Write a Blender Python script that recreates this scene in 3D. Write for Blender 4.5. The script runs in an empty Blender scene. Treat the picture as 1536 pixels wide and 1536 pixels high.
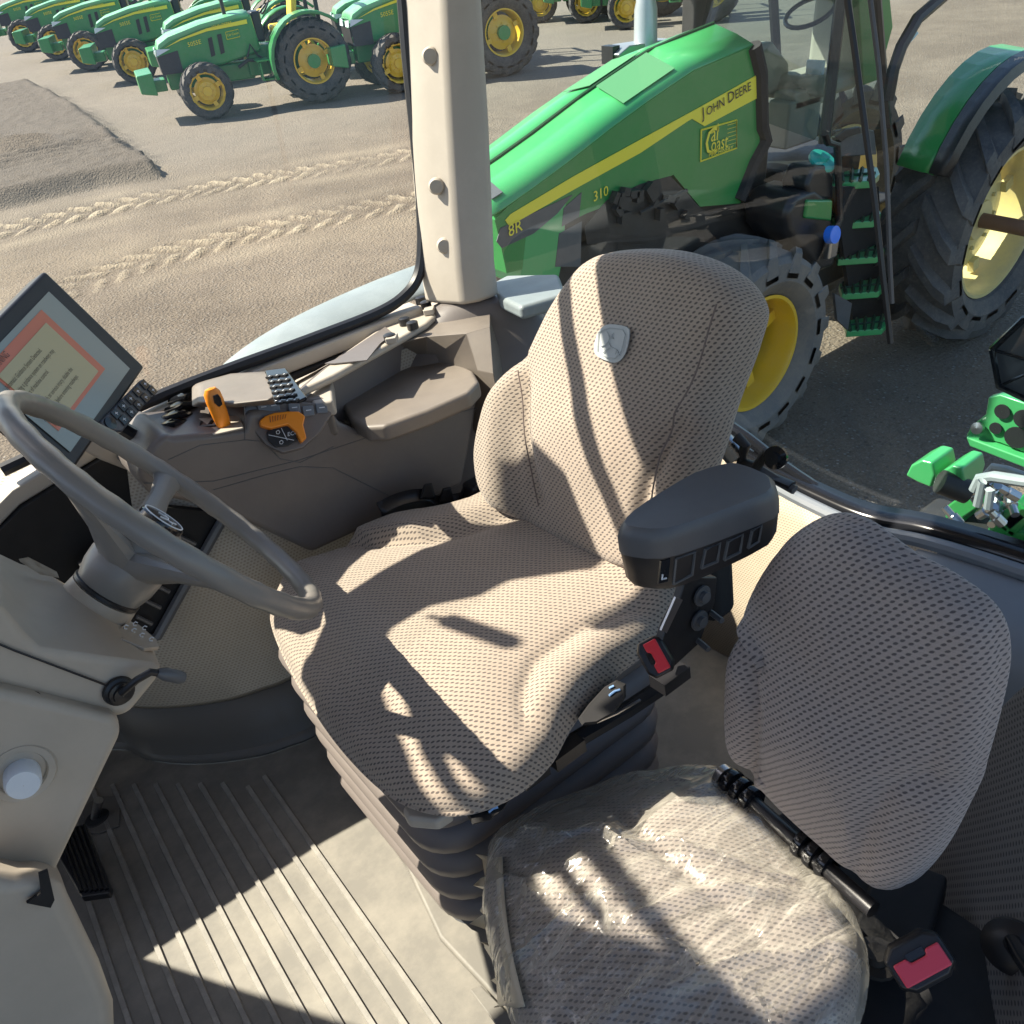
import bpy, bmesh, math, random
from mathutils import Vector as V, Matrix, noise
random.seed(7)
PI = math.pi
sc = bpy.context.scene
COL = sc.collection
# ------------------------------------------------------------------ camera model (pixels of a 1536 square)
FPX = 1250.0
TH, RHO = math.radians(36), math.radians(6)
def nz(v): return V(v).normalized()
_L = FPX / math.tan(TH)
_up = -nz((_L * math.sin(RHO), _L * math.cos(RHO), FPX))
_fw = nz(V((0, 0, 1)) - _up.z * _up)
_rt = _fw.cross(_up)
_X = .823391 * _rt + .567474 * _fw
_Y = -.567474 * _rt + .823391 * _fw
OUT = Matrix((_X, _Y, _up))                 # camera axes (x right, y down, z forward) -> yard axes
_l = nz((-1008, -518, 1250))
_cu = nz(_up - _up.dot(_l) * _l)
_cf = (-_l).cross(_cu)
CAB = Matrix((-_cf, _l, _cu))               # camera axes -> cab axes (x rear, y right side of the cab, z up)
H = 3.15
CO = V((0, 0, H))
def ray(px, py): return V((px - 768, py - 768, FPX))
def _hit(d, o, k):
    (a, v), = k.items(); i = 'xyz'.index(a)
    return o + d * ((v - o[i]) / d[i])
def A(px, py, **k): return _hit(CAB @ ray(px, py), V((0, 0, 0)), k)     # point of the cab on a plane x|y|z
def B(px, py, **k): return _hit(OUT @ ray(px, py), CO, k)               # point of the yard on a plane
def onplane(px, py, P, N):
    d = CAB @ ray(px, py); return d * (P.dot(N) / d.dot(N))
TC = (OUT @ CAB.transposed()).to_4x4(); TC.translation = CO             # cab frame -> world
TW = Matrix.Identity(4)
FL = -1.25                                   # cab floor height in the cab frame

cam = bpy.data.cameras.new('camera'); co = bpy.data.objects.new('camera', cam); COL.objects.link(co)
cam.sensor_width = 36; cam.lens = FPX / 1536 * 36; cam.clip_end = 800; cam.clip_start = .02
m = Matrix((OUT.col[0], -OUT.col[1], -OUT.col[2])).transposed().to_4x4(); m.translation = CO
co.matrix_world = m; sc.camera = co

# ------------------------------------------------------------------ materials
class NT:
    def __init__(s, name):
        s.m = bpy.data.materials.new(name); s.m.use_nodes = True; s.t = s.m.node_tree; s.t.nodes.clear()
        s.out = s.t.nodes.new('ShaderNodeOutputMaterial')
    def n(s, kind, **k):
        x = s.t.nodes.new(kind)
        for a, v in k.items():
            if a in x.inputs.keys() if isinstance(a, str) else False: pass
            setattr(x, a, v)
        return x
    def put(s, sock, v):
        if isinstance(v, bpy.types.NodeSocket): s.t.links.new(v, sock)
        elif v is not None: sock.default_value = v
    def math(s, op, a, b=None, c=None, clamp=False):
        x = s.n('ShaderNodeMath', operation=op, use_clamp=clamp)
        s.put(x.inputs[0], a); s.put(x.inputs[1], b)
        if c is not None: s.put(x.inputs[2], c)
        return x.outputs[0]
    def mix(s, f, a, b):
        x = s.n('ShaderNodeMix', data_type='RGBA'); s.put(x.inputs[0], f)
        s.put(x.inputs[6], a if isinstance(a, bpy.types.NodeSocket) else (*a, 1)); s.put(x.inputs[7], b if isinstance(b, bpy.types.NodeSocket) else (*b, 1))
        return x.outputs[2]
    def noise(s, scale, vec=None, detail=4, rough=.6, dist=0):
        x = s.n('ShaderNodeTexNoise'); x.inputs['Scale'].default_value = scale; x.inputs['Detail'].default_value = detail
        x.inputs['Roughness'].default_value = rough; x.inputs['Distortion'].default_value = dist
        s.put(x.inputs['Vector'], vec if vec is not None else s.obj()); return x.outputs['Fac']
    def obj(s):
        if not hasattr(s, '_tc'): s._tc = s.n('ShaderNodeTexCoord')
        return s._tc.outputs['Object']
    def uv(s): s.obj(); return s._tc.outputs['UV']
    def ramp(s, f, lo, hi): 
        x = s.n('ShaderNodeMapRange'); x.clamp = True; s.put(x.inputs[0], f); x.inputs[1].default_value = lo; x.inputs[2].default_value = hi
        return x.outputs[0]
    def sep(s, v):
        x = s.n('ShaderNodeSeparateXYZ'); s.put(x.inputs[0], v); return x.outputs
    def comb(s, a, b, c=0.0):
        x = s.n('ShaderNodeCombineXYZ'); s.put(x.inputs[0], a); s.put(x.inputs[1], b); s.put(x.inputs[2], c); return x.outputs[0]
    def bump(s, h, st=.3, dist=.002, nrm=None):
        x = s.n('ShaderNodeBump'); x.inputs['Strength'].default_value = st; x.inputs['Distance'].default_value = dist
        s.put(x.inputs['Height'], h)
        if nrm is not None: s.put(x.inputs['Normal'], nrm)
        return x.outputs[0]
    def pbr(s, col, rough=.5, metal=0., nrm=None, **k):
        x = s.n('ShaderNodeBsdfPrincipled')
        s.put(x.inputs['Base Color'], col if isinstance(col, bpy.types.NodeSocket) else (*col, 1))
        s.put(x.inputs['Roughness'], rough); s.put(x.inputs['Metallic'], metal)
        if nrm is not None: s.put(x.inputs['Normal'], nrm)
        for a, v in k.items(): s.put(x.inputs[a], v)
        s.t.links.new(x.outputs[0], s.out.inputs[0]); return x
def plastic(name, col, rough=.45, grain=900, gs=.15, dirt=.25, dirtcol=None, metal=0., dscale=6, coat=0.):
    t = NT(name)
    d = t.math('MULTIPLY', t.ramp(t.noise(dscale, detail=6, rough=.7), .42, .75), dirt)
    dc = dirtcol or tuple(min(1, c * 1.5 + .04) for c in col)
    base = t.mix(d, col, dc)
    r = t.math('ADD', rough, t.math('MULTIPLY', t.noise(dscale * 5), .18)); r = t.math('SUBTRACT', r, .09)
    nb = t.bump(t.noise(grain, detail=2), gs, .0006) if gs else None
    t.pbr(base, r, metal, nb, **({'Coat Weight': coat} if coat else {})); return t.m
def flat(name, col, rough=.5, metal=0., **k):
    t = NT(name); t.pbr(col, rough, metal, **k); return t.m
def fabric(name, base, dot, pitch=.0092):
    t = NT(name); u = t.sep(t.uv())
    wob = t.noise(9, t.uv(), 2)
    uu = t.math('ADD', t.math('DIVIDE', u[0], pitch), t.math('MULTIPLY', wob, .5))
    vv = t.math('ADD', t.math('DIVIDE', u[1], pitch * .62), t.math('MULTIPLY', wob, .4))
    row = t.math('FLOOR', vv)
    uo = t.math('ADD', uu, t.math('MULTIPLY', t.math('MODULO', row, 2.0), .5))
    rnd = t.n('ShaderNodeTexWhiteNoise', noise_dimensions='2D'); t.put(rnd.inputs['Vector'], t.comb(t.math('FLOOR', uo), row))
    fx = t.math('SUBTRACT', t.math('FRACT', uo), .5); fy = t.math('SUBTRACT', t.math('FRACT', vv), .5)
    fx = t.math('ADD', fx, t.math('MULTIPLY', t.math('SUBTRACT', rnd.outputs['Value'], .5), .16))
    fx2 = t.math('ADD', fx, t.math('MULTIPLY', fy, .45))
    dd = t.math('SQRT', t.math('ADD', t.math('POWER', t.math('MULTIPLY', fx2, 1.9), 2.0), t.math('POWER', t.math('MULTIPLY', fy, 1.25), 2.0)))
    fuzz = t.math('MULTIPLY', t.math('SUBTRACT', t.noise(1400, t.uv(), 2), .5), .35)
    mask = t.math('SUBTRACT', 1.0, t.ramp(t.math('ADD', dd, fuzz), .32, .5))
    stripe = t.ramp(t.math('ABSOLUTE', fy), .22, .5)
    big = t.noise(7, t.uv(), 5); fine = t.noise(650, t.uv(), 3)
    b = t.mix(t.ramp(big, .3, .75), base, tuple(c * 1.22 for c in base))
    b = t.mix(t.math('MULTIPLY', t.ramp(fine, .35, .7), .35), b, tuple(c * .62 for c in base))
    b = t.mix(t.math('MULTIPLY', stripe, .22), b, tuple(min(1, c * 1.35) for c in base))
    colr = t.mix(t.math('MULTIPLY', mask, .76), b, dot)
    h = t.math('ADD', t.math('MULTIPLY', mask, -1.0), t.math('MULTIPLY', fine, .55))
    h = t.math('ADD', h, t.math('MULTIPLY', t.noise(60, t.uv(), 2), .5))
    t.pbr(colr, .95, 0., t.bump(h, .55, .0012), **{'Sheen Weight': .25, 'Sheen Roughness': .5}); return t.m
def perforated(name, base, dot, pitch=.0045, rad=.2, axes=(0, 2), rough=.75):
    t = NT(name); p = t.sep(t.obj())
    a, b = p[axes[0]], p[axes[1]]
    uu = t.math('DIVIDE', a, pitch); vv = t.math('DIVIDE', b, pitch * .8)
    uo = t.math('ADD', uu, t.math('MULTIPLY', t.math('FLOORED_MODULO', t.math('FLOOR', vv), 2.0), .5))
    fx = t.math('SUBTRACT', t.math('FRACT', uo), .5); fy = t.math('SUBTRACT', t.math('FRACT', vv), .5)
    dd = t.math('SQRT', t.math('ADD', t.math('POWER', fx, 2.0), t.math('POWER', fy, 2.0)))
    mask = t.math('SUBTRACT', 1.0, t.ramp(dd, rad, rad + .14))
    bb = t.mix(t.ramp(t.noise(5, detail=6), .35, .7), base, tuple(c * .8 for c in base))
    t.pbr(t.mix(t.math('MULTIPLY', mask, .8), bb, dot), rough, 0., t.bump(t.math('MULTIPLY', mask, -1.0), .5, .001)); return t.m
def glass(name, tint, refl=1.0, dust=.03):
    t = NT(name)
    tr = t.n('ShaderNodeBsdfTransparent'); tr.inputs[0].default_value = (*tint, 1)
    gl = t.n('ShaderNodeBsdfGlossy'); gl.inputs['Roughness'].default_value = .015
    df = t.n('ShaderNodeBsdfDiffuse'); df.inputs[0].default_value = (.62, .64, .62, 1)
    lw = t.n('ShaderNodeLayerWeight'); lw.inputs[0].default_value = .5; fr_ = t.math('ADD', t.math('MULTIPLY', t.math('POWER', lw.outputs['Facing'], 4.5), .9), .035)
    d = t.math('MULTIPLY', t.ramp(t.noise(8, detail=8, rough=.75, dist=1.2), .42, .8), dust * 2.5)
    sp = t.math('MULTIPLY', t.ramp(t.noise(260, detail=1), .74, .8), dust * 6)
    d = t.math('ADD', t.math('ADD', d, sp), dust * .5, clamp=True)
    m1 = t.n('ShaderNodeMixShader'); t.put(m1.inputs[0], d); t.t.links.new(tr.outputs[0], m1.inputs[1]); t.t.links.new(df.outputs[0], m1.inputs[2])
    m2 = t.n('ShaderNodeMixShader'); t.put(m2.inputs[0], t.math('MULTIPLY', fr_, refl, clamp=True))
    t.t.links.new(m1.outputs[0], m2.inputs[1]); t.t.links.new(gl.outputs[0], m2.inputs[2]); t.t.links.new(m2.outputs[0], t.out.inputs[0])
    return t.m
def film():
    t = NT('clear_plastic_film')
    tr = t.n('ShaderNodeBsdfTransparent'); tr.inputs[0].default_value = (.96, .96, .94, 1)
    gl = t.n('ShaderNodeBsdfGlossy'); gl.inputs['Roughness'].default_value = .20
    df = t.n('ShaderNodeBsdfDiffuse'); df.inputs[0].default_value = (.80, .76, .66, 1)
    tl = t.n('ShaderNodeBsdfTranslucent'); tl.inputs[0].default_value = (.80, .78, .70, 1)
    mp2 = t.n('ShaderNodeMapping'); mp2.inputs['Rotation'].default_value = (0, 0, .9); mp2.inputs['Scale'].default_value = (1, 4, 1); t.put(mp2.inputs[0], t.obj())
    nb = t.bump(t.math('ADD', t.math('MULTIPLY', t.noise(13, detail=2, rough=.5, dist=1.5), .8), t.math('MULTIPLY', t.noise(7, mp2.outputs[0], 3, .5, 1.0), 3.0)), .45, .010)
    for x in (gl, df): t.put(x.inputs['Normal'], nb)
    a = t.n('ShaderNodeMixShader'); a.inputs[0].default_value = .35
    t.t.links.new(df.outputs[0], a.inputs[1]); t.t.links.new(tl.outputs[0], a.inputs[2])
    b = t.n('ShaderNodeMixShader'); lw = t.n('ShaderNodeLayerWeight'); lw.inputs[0].default_value = .45; t.put(lw.inputs['Normal'], nb)
    mp_ = t.n('ShaderNodeMapping'); mp_.inputs['Rotation'].default_value = (0, 0, .9); mp_.inputs['Scale'].default_value = (1, 4.5, 1); t.put(mp_.inputs[0], t.obj())
    cr = t.ramp(t.noise(9, mp_.outputs[0], 7, .62, 1.2), .57, .66)
    t.put(b.inputs[0], t.math('ADD', t.math('ADD', t.math('MULTIPLY', lw.outputs['Facing'], .5), .11), t.math('MULTIPLY', cr, .26), clamp=True))
    t.t.links.new(tr.outputs[0], b.inputs[1]); t.t.links.new(a.outputs[0], b.inputs[2])
    c = t.n('ShaderNodeMixShader'); l2 = t.n('ShaderNodeLayerWeight'); l2.inputs[0].default_value = .5; t.put(l2.inputs['Normal'], nb)
    t.put(c.inputs[0], t.math('ADD', t.math('MULTIPLY', t.math('POWER', l2.outputs['Facing'], 4.0), .8), .05)); t.t.links.new(b.outputs[0], c.inputs[1]); t.t.links.new(gl.outputs[0], c.inputs[2])
    t.t.links.new(c.outputs[0], t.out.inputs[0]); return t.m
def paint(name, col, dust=.12, rough=.28):
    t = NT(name)
    d = t.math('MULTIPLY', t.ramp(t.noise(4, detail=8, rough=.75), .35, .8), dust * 2)
    t.pbr(t.mix(d, col, (.33, .30, .24)), t.math('ADD', rough, t.math('MULTIPLY', d, .8)), 0., None, **{'Coat Weight': .35, 'Coat Roughness': .15}); return t.m
def rubber_tyre(name, col=(.030, .031, .034), dust=.45, seed=4):
    t = NT(name)
    d = t.math('MULTIPLY', t.ramp(t.noise(seed, detail=9, rough=.78), .38, .72), dust)
    d2 = t.math('MULTIPLY', t.ramp(t.noise(42, detail=4), .5, .8), .25)
    t.pbr(t.mix(t.math('ADD', d, d2, clamp=True), col, (.24, .205, .165)), .72, 0., t.bump(t.noise(60, detail=6), .35, .004)); return t.m

M = {}
M['beige'] = plastic('beige_trim_plastic', (.40, .36, .305), .5)
M['beige2'] = plastic('warm_grey_trim_plastic', (.40, .355, .295), .5)
M['console'] = plastic('taupe_console_plastic', (.145, .127, .118), .42, dirt=.3, dirtcol=(.30, .26, .22), dscale=3)
M['lid'] = plastic('taupe_lid_plastic', (.165, .142, .122), .46, dirt=.4, dirtcol=(.32, .27, .22), dscale=4)
M['dkgrey'] = plastic('dark_grey_plastic', (.085, .088, .094), .4, dirt=.3)
M['black'] = plastic('black_plastic', (.014, .014, .016), .38, dirt=.15)
M['blackmatte'] = plastic('matte_black_trim', (.010, .010, .011), .8, dirt=.1)
M['gloss'] = flat('glossy_black_plastic', (.010, .011, .014), .12)
M['wheel'] = plastic('worn_grey_wheel_rubber', (.20, .19, .175), .38, 500, .1, .6, (.24, .22, .20), dscale=14, coat=.05)
M['bellows'] = plastic('charcoal_bellows_rubber', (.19, .162, .148), .55, dirt=.4, dirtcol=(.14, .12, .11), dscale=5)
M['floor'] = plastic('grey_rubber_floor', (.185, .172, .150), .6, 700, .3, .75, (.33, .30, .25), dscale=9)
M['floordark'] = plastic('dark_rubber_kick', (.13, .12, .105), .5, 400, .3, .5, (.15, .13, .11), dscale=6)
M['groove'] = plastic('worn_rib_rubber', (.25, .235, .21), .5, 700, .2, .6, (.45, .42, .37), dscale=30)
M['fabric'] = fabric('dotted_seat_fabric', (.325, .268, .214), (.030, .024, .027))
M['fabric2'] = fabric('dotted_grey_seat_fabric', (.30, .262, .245), (.022, .020, .030), .0088)
M['perf'] = perforated('perforated_beige_vinyl', (.44, .395, .33), (.20, .17, .14), .006, .2)
M['perfb'] = perforated('perforated_cream_vinyl', (.55, .46, .35), (.34, .27, .20), .006, .2, (1, 2))
M['perfd'] = perforated('perforated_grey_vinyl', (.17, .16, .155), (.03, .03, .035), .0065, .2, (1, 2))
M['woven'] = perforated('woven_beige_panel', (.52, .47, .385), (.30, .26, .21), .0075, .22)
M['bluetint'] = plastic('sky_tinted_plastic', (.16, .18, .205), .42, dirt=.2, dscale=4)  # bluish because the sky's reflection is put into the base colour
M['orange'] = plastic('orange_lever_plastic', (.86, .27, .018), .35, gs=.05, dirt=.1)
M['red'] = flat('red_release_button', (.72, .025, .035), .3)
M['pink'] = flat('faded_red_button', (.70, .06, .10), .35)
M['steel'] = plastic('bare_steel', (.45, .45, .46), .3, gs=.05, metal=1., dirt=.3)
M['screen'] = flat('monitor_screen', (.20, .23, .22), .18, **{'Emission Color': (.25, .34, .38, 1), 'Emission Strength': .05})
M['cream'] = flat('monitor_dialog', (.30, .28, .18), .25, **{'Emission Color': (.50, .48, .28, 1), 'Emission Strength': .05})
M['salmon'] = flat('monitor_banner', (.42, .15, .10), .25, **{'Emission Color': (.6, .18, .10, 1), 'Emission Strength': .04})
M['ink'] = flat('monitor_text', (.05, .04, .03), .4)
M['icon'] = flat('pale_icon_print', (.72, .76, .80), .5)
M['blueicon'] = flat('blue_icon_print', (.28, .48, .80), .5)
M['glass'] = glass('tinted_window_glass', (.86, .955, .965), 1.0, .002)
M['glass2'] = glass('side_window_glass', (.95, .975, .97), .8, .003)
M['glass3'] = glass('tractor_cab_glass', (.50, .62, .60), 1.1, .02)
M['film'] = film()
M['seam'] = flat('seam_thread', (.16, .125, .11), .9)
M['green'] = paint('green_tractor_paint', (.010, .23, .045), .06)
M['greenlt'] = paint('sunlit_green_paint', (.055, .37, .115), .05, .3)  # lighter copy of the tractor green, sunlit look of the hood top put in
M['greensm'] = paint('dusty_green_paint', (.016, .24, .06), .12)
M['greentl'] = paint('lit_green_hood_top', (.13, .46, .22), .2, .35)  # paler copy of the body green, light from above put into the colour
M['yellow'] = paint('yellow_tractor_paint', (.74, .47, .02), .12)
M['stripe'] = flat('yellow_decal', (.84, .72, .05), .35)
M['rimcream'] = paint('faded_yellow_rim', (.70, .58, .22), .3)
M['tyre'] = rubber_tyre('dusty_tyre_rubber')
M['tyreblue'] = rubber_tyre('dark_tyre_rubber', (.035, .038, .045), .42, 2.2)
M['tyrelight'] = rubber_tyre('pale_dusty_tyre_rubber', (.11, .11, .112), .65, 3)
M['grille'] = plastic('dark_grille_mesh', (.030, .026, .028), .5, 120, .6)
M['silver'] = plastic('silver_stack', (.42, .43, .44), .35, gs=.05, metal=.6)
M['iron'] = plastic('dark_iron', (.035, .033, .032), .5, gs=.3, metal=.3)
M['rust'] = plastic('brown_axle_steel', (.16, .085, .055), .5, gs=.3)
M['lens'] = flat('headlight_lens', (.65, .72, .78), .08)
M['hoodgrey'] = plastic('smoked_hood_vent', (.085, .090, .095), .55)
M['patch'] = flat('antiskid_pad', (.07, .24, .10), .8)
M['tag'] = plastic('pale_seat_badge', (.42, .45, .45), .55, gs=.2)
M['tagline'] = flat('badge_outline', (.36, .395, .40), .6)
M['palefender'] = plastic('reflection_pale_fender', (.15, .18, .19), .45, gs=.3, dirt=.5, dscale=5)  # green fender given a pale tone for reflections and dirty glass
M['wax'] = plastic('yellowed_torn_film', (.50, .44, .33), .3, 60, .6, .6)
M['aqua'] = flat('aqua_cap', (.05, .45, .36), .35)
M['bluecap'] = flat('blue_filler_cap', (.03, .20, .85), .35)
M['hose'] = plastic('grey_hose', (.30, .31, .32), .5)
M['seatyel'] = flat('yellow_vinyl_seat', (.78, .58, .05), .45)

# ------------------------------------------------------------------ mesh helpers
def smooth_closed(pts, n=6):
    out = []; k = len(pts)
    for i in range(k):
        p0, p1, p2, p3 = pts[i - 1], pts[i], pts[(i + 1) % k], pts[(i + 2) % k]
        for j in range(n):
            t = j / n
            out.append(.5 * ((2 * p1) + (p2 - p0) * t + (2 * p0 - 5 * p1 + 4 * p2 - p3) * t * t + (3 * p1 - p0 - 3 * p2 + p3) * t ** 3))
    return out
def smooth_open(pts, n=6):
    pts = [V(p) for p in pts]; q = [2 * pts[0] - pts[1]] + pts + [2 * pts[-1] - pts[-2]]; out = []
    for i in range(1, len(q) - 2):
        p0, p1, p2, p3 = q[i - 1:i + 3]
        for j in range(n):
            t = j / n
            out.append(.5 * ((2 * p1) + (p2 - p0) * t + (2 * p0 - 5 * p1 + 4 * p2 - p3) * t * t + (3 * p1 - p0 - 3 * p2 + p3) * t ** 3))
    out.append(pts[-1]); return out
class MB:
    def __init__(s): s.bm = bmesh.new(); s.uvs = None
    def face(s, pts):
        try: return s.bm.faces.new([s.bm.verts.new(V(p)) for p in pts])
        except ValueError: return None
    def prism(s, pts, ext, scale=1.0):
        pts = [V(p) for p in pts]; ext = V(ext); c = sum(pts, V()) / len(pts)
        a = [s.bm.verts.new(p) for p in pts]; b = [s.bm.verts.new(c + (p - c) * scale + ext) for p in pts]
        s.bm.faces.new(a); s.bm.faces.new(b[::-1]); n = len(a)
        for i in range(n): s.bm.faces.new((a[i], b[i], b[(i + 1) % n], a[(i + 1) % n]))
        return s
    def box(s, c, size, R=None):
        c = V(c); x, y, z = [k / 2 for k in size]
        q = [V((sx * x, sy * y, sz * z)) for sx in (-1, 1) for sy in (-1, 1) for sz in (-1, 1)]
        if R is not None: q = [R @ p for p in q]
        v = [s.bm.verts.new(c + p) for p in q]
        for f in ((0, 1, 3, 2), (4, 6, 7, 5), (0, 4, 5, 1), (2, 3, 7, 6), (0, 2, 6, 4), (1, 5, 7, 3)): s.bm.faces.new([v[i] for i in f])
        return s
    def loft(s, rings, closed=True, caps=True):
        vs = [[s.bm.verts.new(V(p)) for p in r] for r in rings]; n = len(vs[0])
        for a, b in zip(vs, vs[1:]):
            for i in range(n if closed else n - 1):
                j = (i + 1) % n; s.bm.faces.new((a[i], a[j], b[j], b[i]))
        if caps and closed: s.bm.faces.new(vs[0][::-1]); s.bm.faces.new(vs[-1])
        return s
    def tube(s, path, rad, seg=10, closed=False, flatn=1.0, upv=(0, 0, 1)):
        path = [V(p) for p in path]; n = len(path); rings = []
        prev = None
        for i, p in enumerate(path):
            if closed: t = path[(i + 1) % n] - path[i - 1]
            else: t = path[min(i + 1, n - 1)] - path[max(i - 1, 0)]
            t.normalize(); u = V(upv) if prev is None else prev
            a = u - u.dot(t) * t
            if a.length < 1e-4: a = V((1, 0, 0)) - t.x * t
            a.normalize(); prev = a; b = t.cross(a)
            r = rad[i] if isinstance(rad, (list, tuple)) else rad
            rings.append([p + (a * math.cos(k * 2 * PI / seg) * flatn + b * math.sin(k * 2 * PI / seg)) * r for k in range(seg)])
        if closed: rings.append(rings[0]); s.loft(rings, True, False); bmesh.ops.remove_doubles(s.bm, verts=s.bm.verts, dist=1e-6)
        else: s.loft(rings)
        return s
    def cyl(s, p, q, r, r2=None, seg=20):
        return s.tube([p, q], [r, r if r2 is None else r2], seg)
    def lathe(s, o, ax, prof, seg=32, a0=0, a1=2 * PI):
        o, ax = V(o), nz(ax); u = ax.orthogonal().normalized(); w = ax.cross(u); full = abs(a1 - a0) > 6.28
        rings = [[o + ax * h + (u * math.cos(a0 + (a1 - a0) * k / seg) + w * math.sin(a0 + (a1 - a0) * k / seg)) * r for k in range(seg if full else seg + 1)] for r, h in prof]
        return s.loft(rings, full, False)
    def ball(s, c, r, seg=12):
        prof = [(max(1e-4, math.sin(i * PI / 8) * r), -math.cos(i * PI / 8) * r) for i in range(9)]
        return s.lathe(c, (0, 0, 1), prof, seg)
PARTN = []
def finish(mb, name, mat, base=V(), bevel=0, seg=3, ang=35, sub=0, flat_=False, solid=0):
    bm = mb.bm; base = V(base)
    bmesh.ops.remove_doubles(bm, verts=bm.verts, dist=1e-5)
    bmesh.ops.recalc_face_normals(bm, faces=bm.faces)
    for v in bm.verts: v.co -= base
    for f in bm.faces: f.smooth = not flat_
    if not bevel and not sub:
        for e in bm.edges:
            if len(e.link_faces) == 2 and e.calc_face_angle(0) > math.radians(ang): e.smooth = False
    me = bpy.data.meshes.new(name); bm.to_mesh(me); bm.free()
    me.materials.append(M[mat] if isinstance(mat, str) else mat)
    o = bpy.data.objects.new(name, me); COL.objects.link(o)
    if solid:
        x = o.modifiers.new('solid', 'SOLIDIFY'); x.thickness = solid; x.offset = -1
    if bevel:
        x = o.modifiers.new('bevel', 'BEVEL'); x.width = bevel; x.segments = seg; x.limit_method = 'ANGLE'; x.angle_limit = math.radians(ang); x.harden_normals = True
    if sub:
        x = o.modifiers.new('sub', 'SUBSURF'); x.levels = x.render_levels = sub
    return o
LOOSE = {'key_print_', 'hinge_collar', 'hinge_washer', 'pillar_button', 'rocker_switch', 'power_socket', 'bracket_bolt', 'shell_pocket', 'coupler', 'valve_block', 'plate_hole',
         'cab_post', 'roof_shade_bar', 'front_pillar', 'pedestal_screw', 'keypad_key', 'bar_button', 'hydraulic_hose', 'roll_bar_', 'side_vent', 'engine_component', 'slide_rail', 'air_vent'}
def islands(mb):
    bm = mb.bm; bmesh.ops.remove_doubles(bm, verts=bm.verts, dist=1e-5); bm.verts.index_update(); seen = set(); out = []
    for v in bm.verts:
        if v.index in seen: continue
        st = [v]; seen.add(v.index); grp = []
        while st:
            a = st.pop(); grp.append(a)
            for e in a.link_edges:
                b = e.other_vert(a)
                if b.index not in seen: seen.add(b.index); st.append(b)
        nb = MB(); mp = {a: nb.bm.verts.new(a.co) for a in grp}
        for f in {f for a in grp for f in a.link_faces}: nb.bm.faces.new([mp[x] for x in f.verts])
        out.append(nb)
    bm.free(); return out
class Thing:
    def __init__(s, name, label, cat, base, frame=TC, group=None):
        s.base = V(base); s.e = bpy.data.objects.new(name, None); COL.objects.link(s.e); s.e.empty_display_size = .1
        s.e.matrix_world = frame @ Matrix.Translation(s.base)
        s.e['label'] = label; s.e['category'] = cat
        if group: s.e['group'] = group
    def part(s, name, mb, mat, parent=None, label=None, loose=False, **k):
        if loose or name in LOOSE:
            last = None
            for q in islands(mb): last = s.part1(name, q, mat, parent, label, **k)
            return last
        return s.part1(name, mb, mat, parent, label, **k)
    def part1(s, name, mb, mat, parent=None, label=None, **k):
        o = finish(mb, name, mat, s.base, **k); o.parent = parent or s.e
        if label: o['label'] = label
        return o
def solo(name, mb, mat, label, cat, base, frame=TC, group=None, kind=None, **k):
    o = finish(mb, name, mat, base, **k); o.matrix_world = frame @ Matrix.Translation(V(base))
    if kind: o['kind'] = kind
    else:
        o['label'] = label; o['category'] = cat
    if group: o['group'] = group
    return o
def text_mb(mb, s, org, ux, uy, size, align='LEFT', depth=.0, xs=1.0):
    cu = bpy.data.curves.new('lettering', 'FONT'); cu.body = s; cu.size = 1; cu.align_x = align; cu.resolution_u = 2; cu.extrude = 0
    o = bpy.data.objects.new('lettering', cu); COL.objects.link(o)
    dg = bpy.context.evaluated_depsgraph_get(); me = bpy.data.meshes.new_from_object(o.evaluated_get(dg))
    ux, uy, org = nz(ux) * size * xs, nz(uy) * size, V(org)
    vs = [mb.bm.verts.new(org + ux * v.co.x + uy * v.co.y) for v in me.vertices]
    for p in me.polygons:
        try: mb.bm.faces.new([vs[i] for i in p.vertices])
        except ValueError: pass
    bpy.data.objects.remove(o); bpy.data.curves.remove(cu); bpy.data.meshes.remove(me)
    return mb
def px_poly(pts, **k): return [A(x, y, **k) for x, y in pts]

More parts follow.
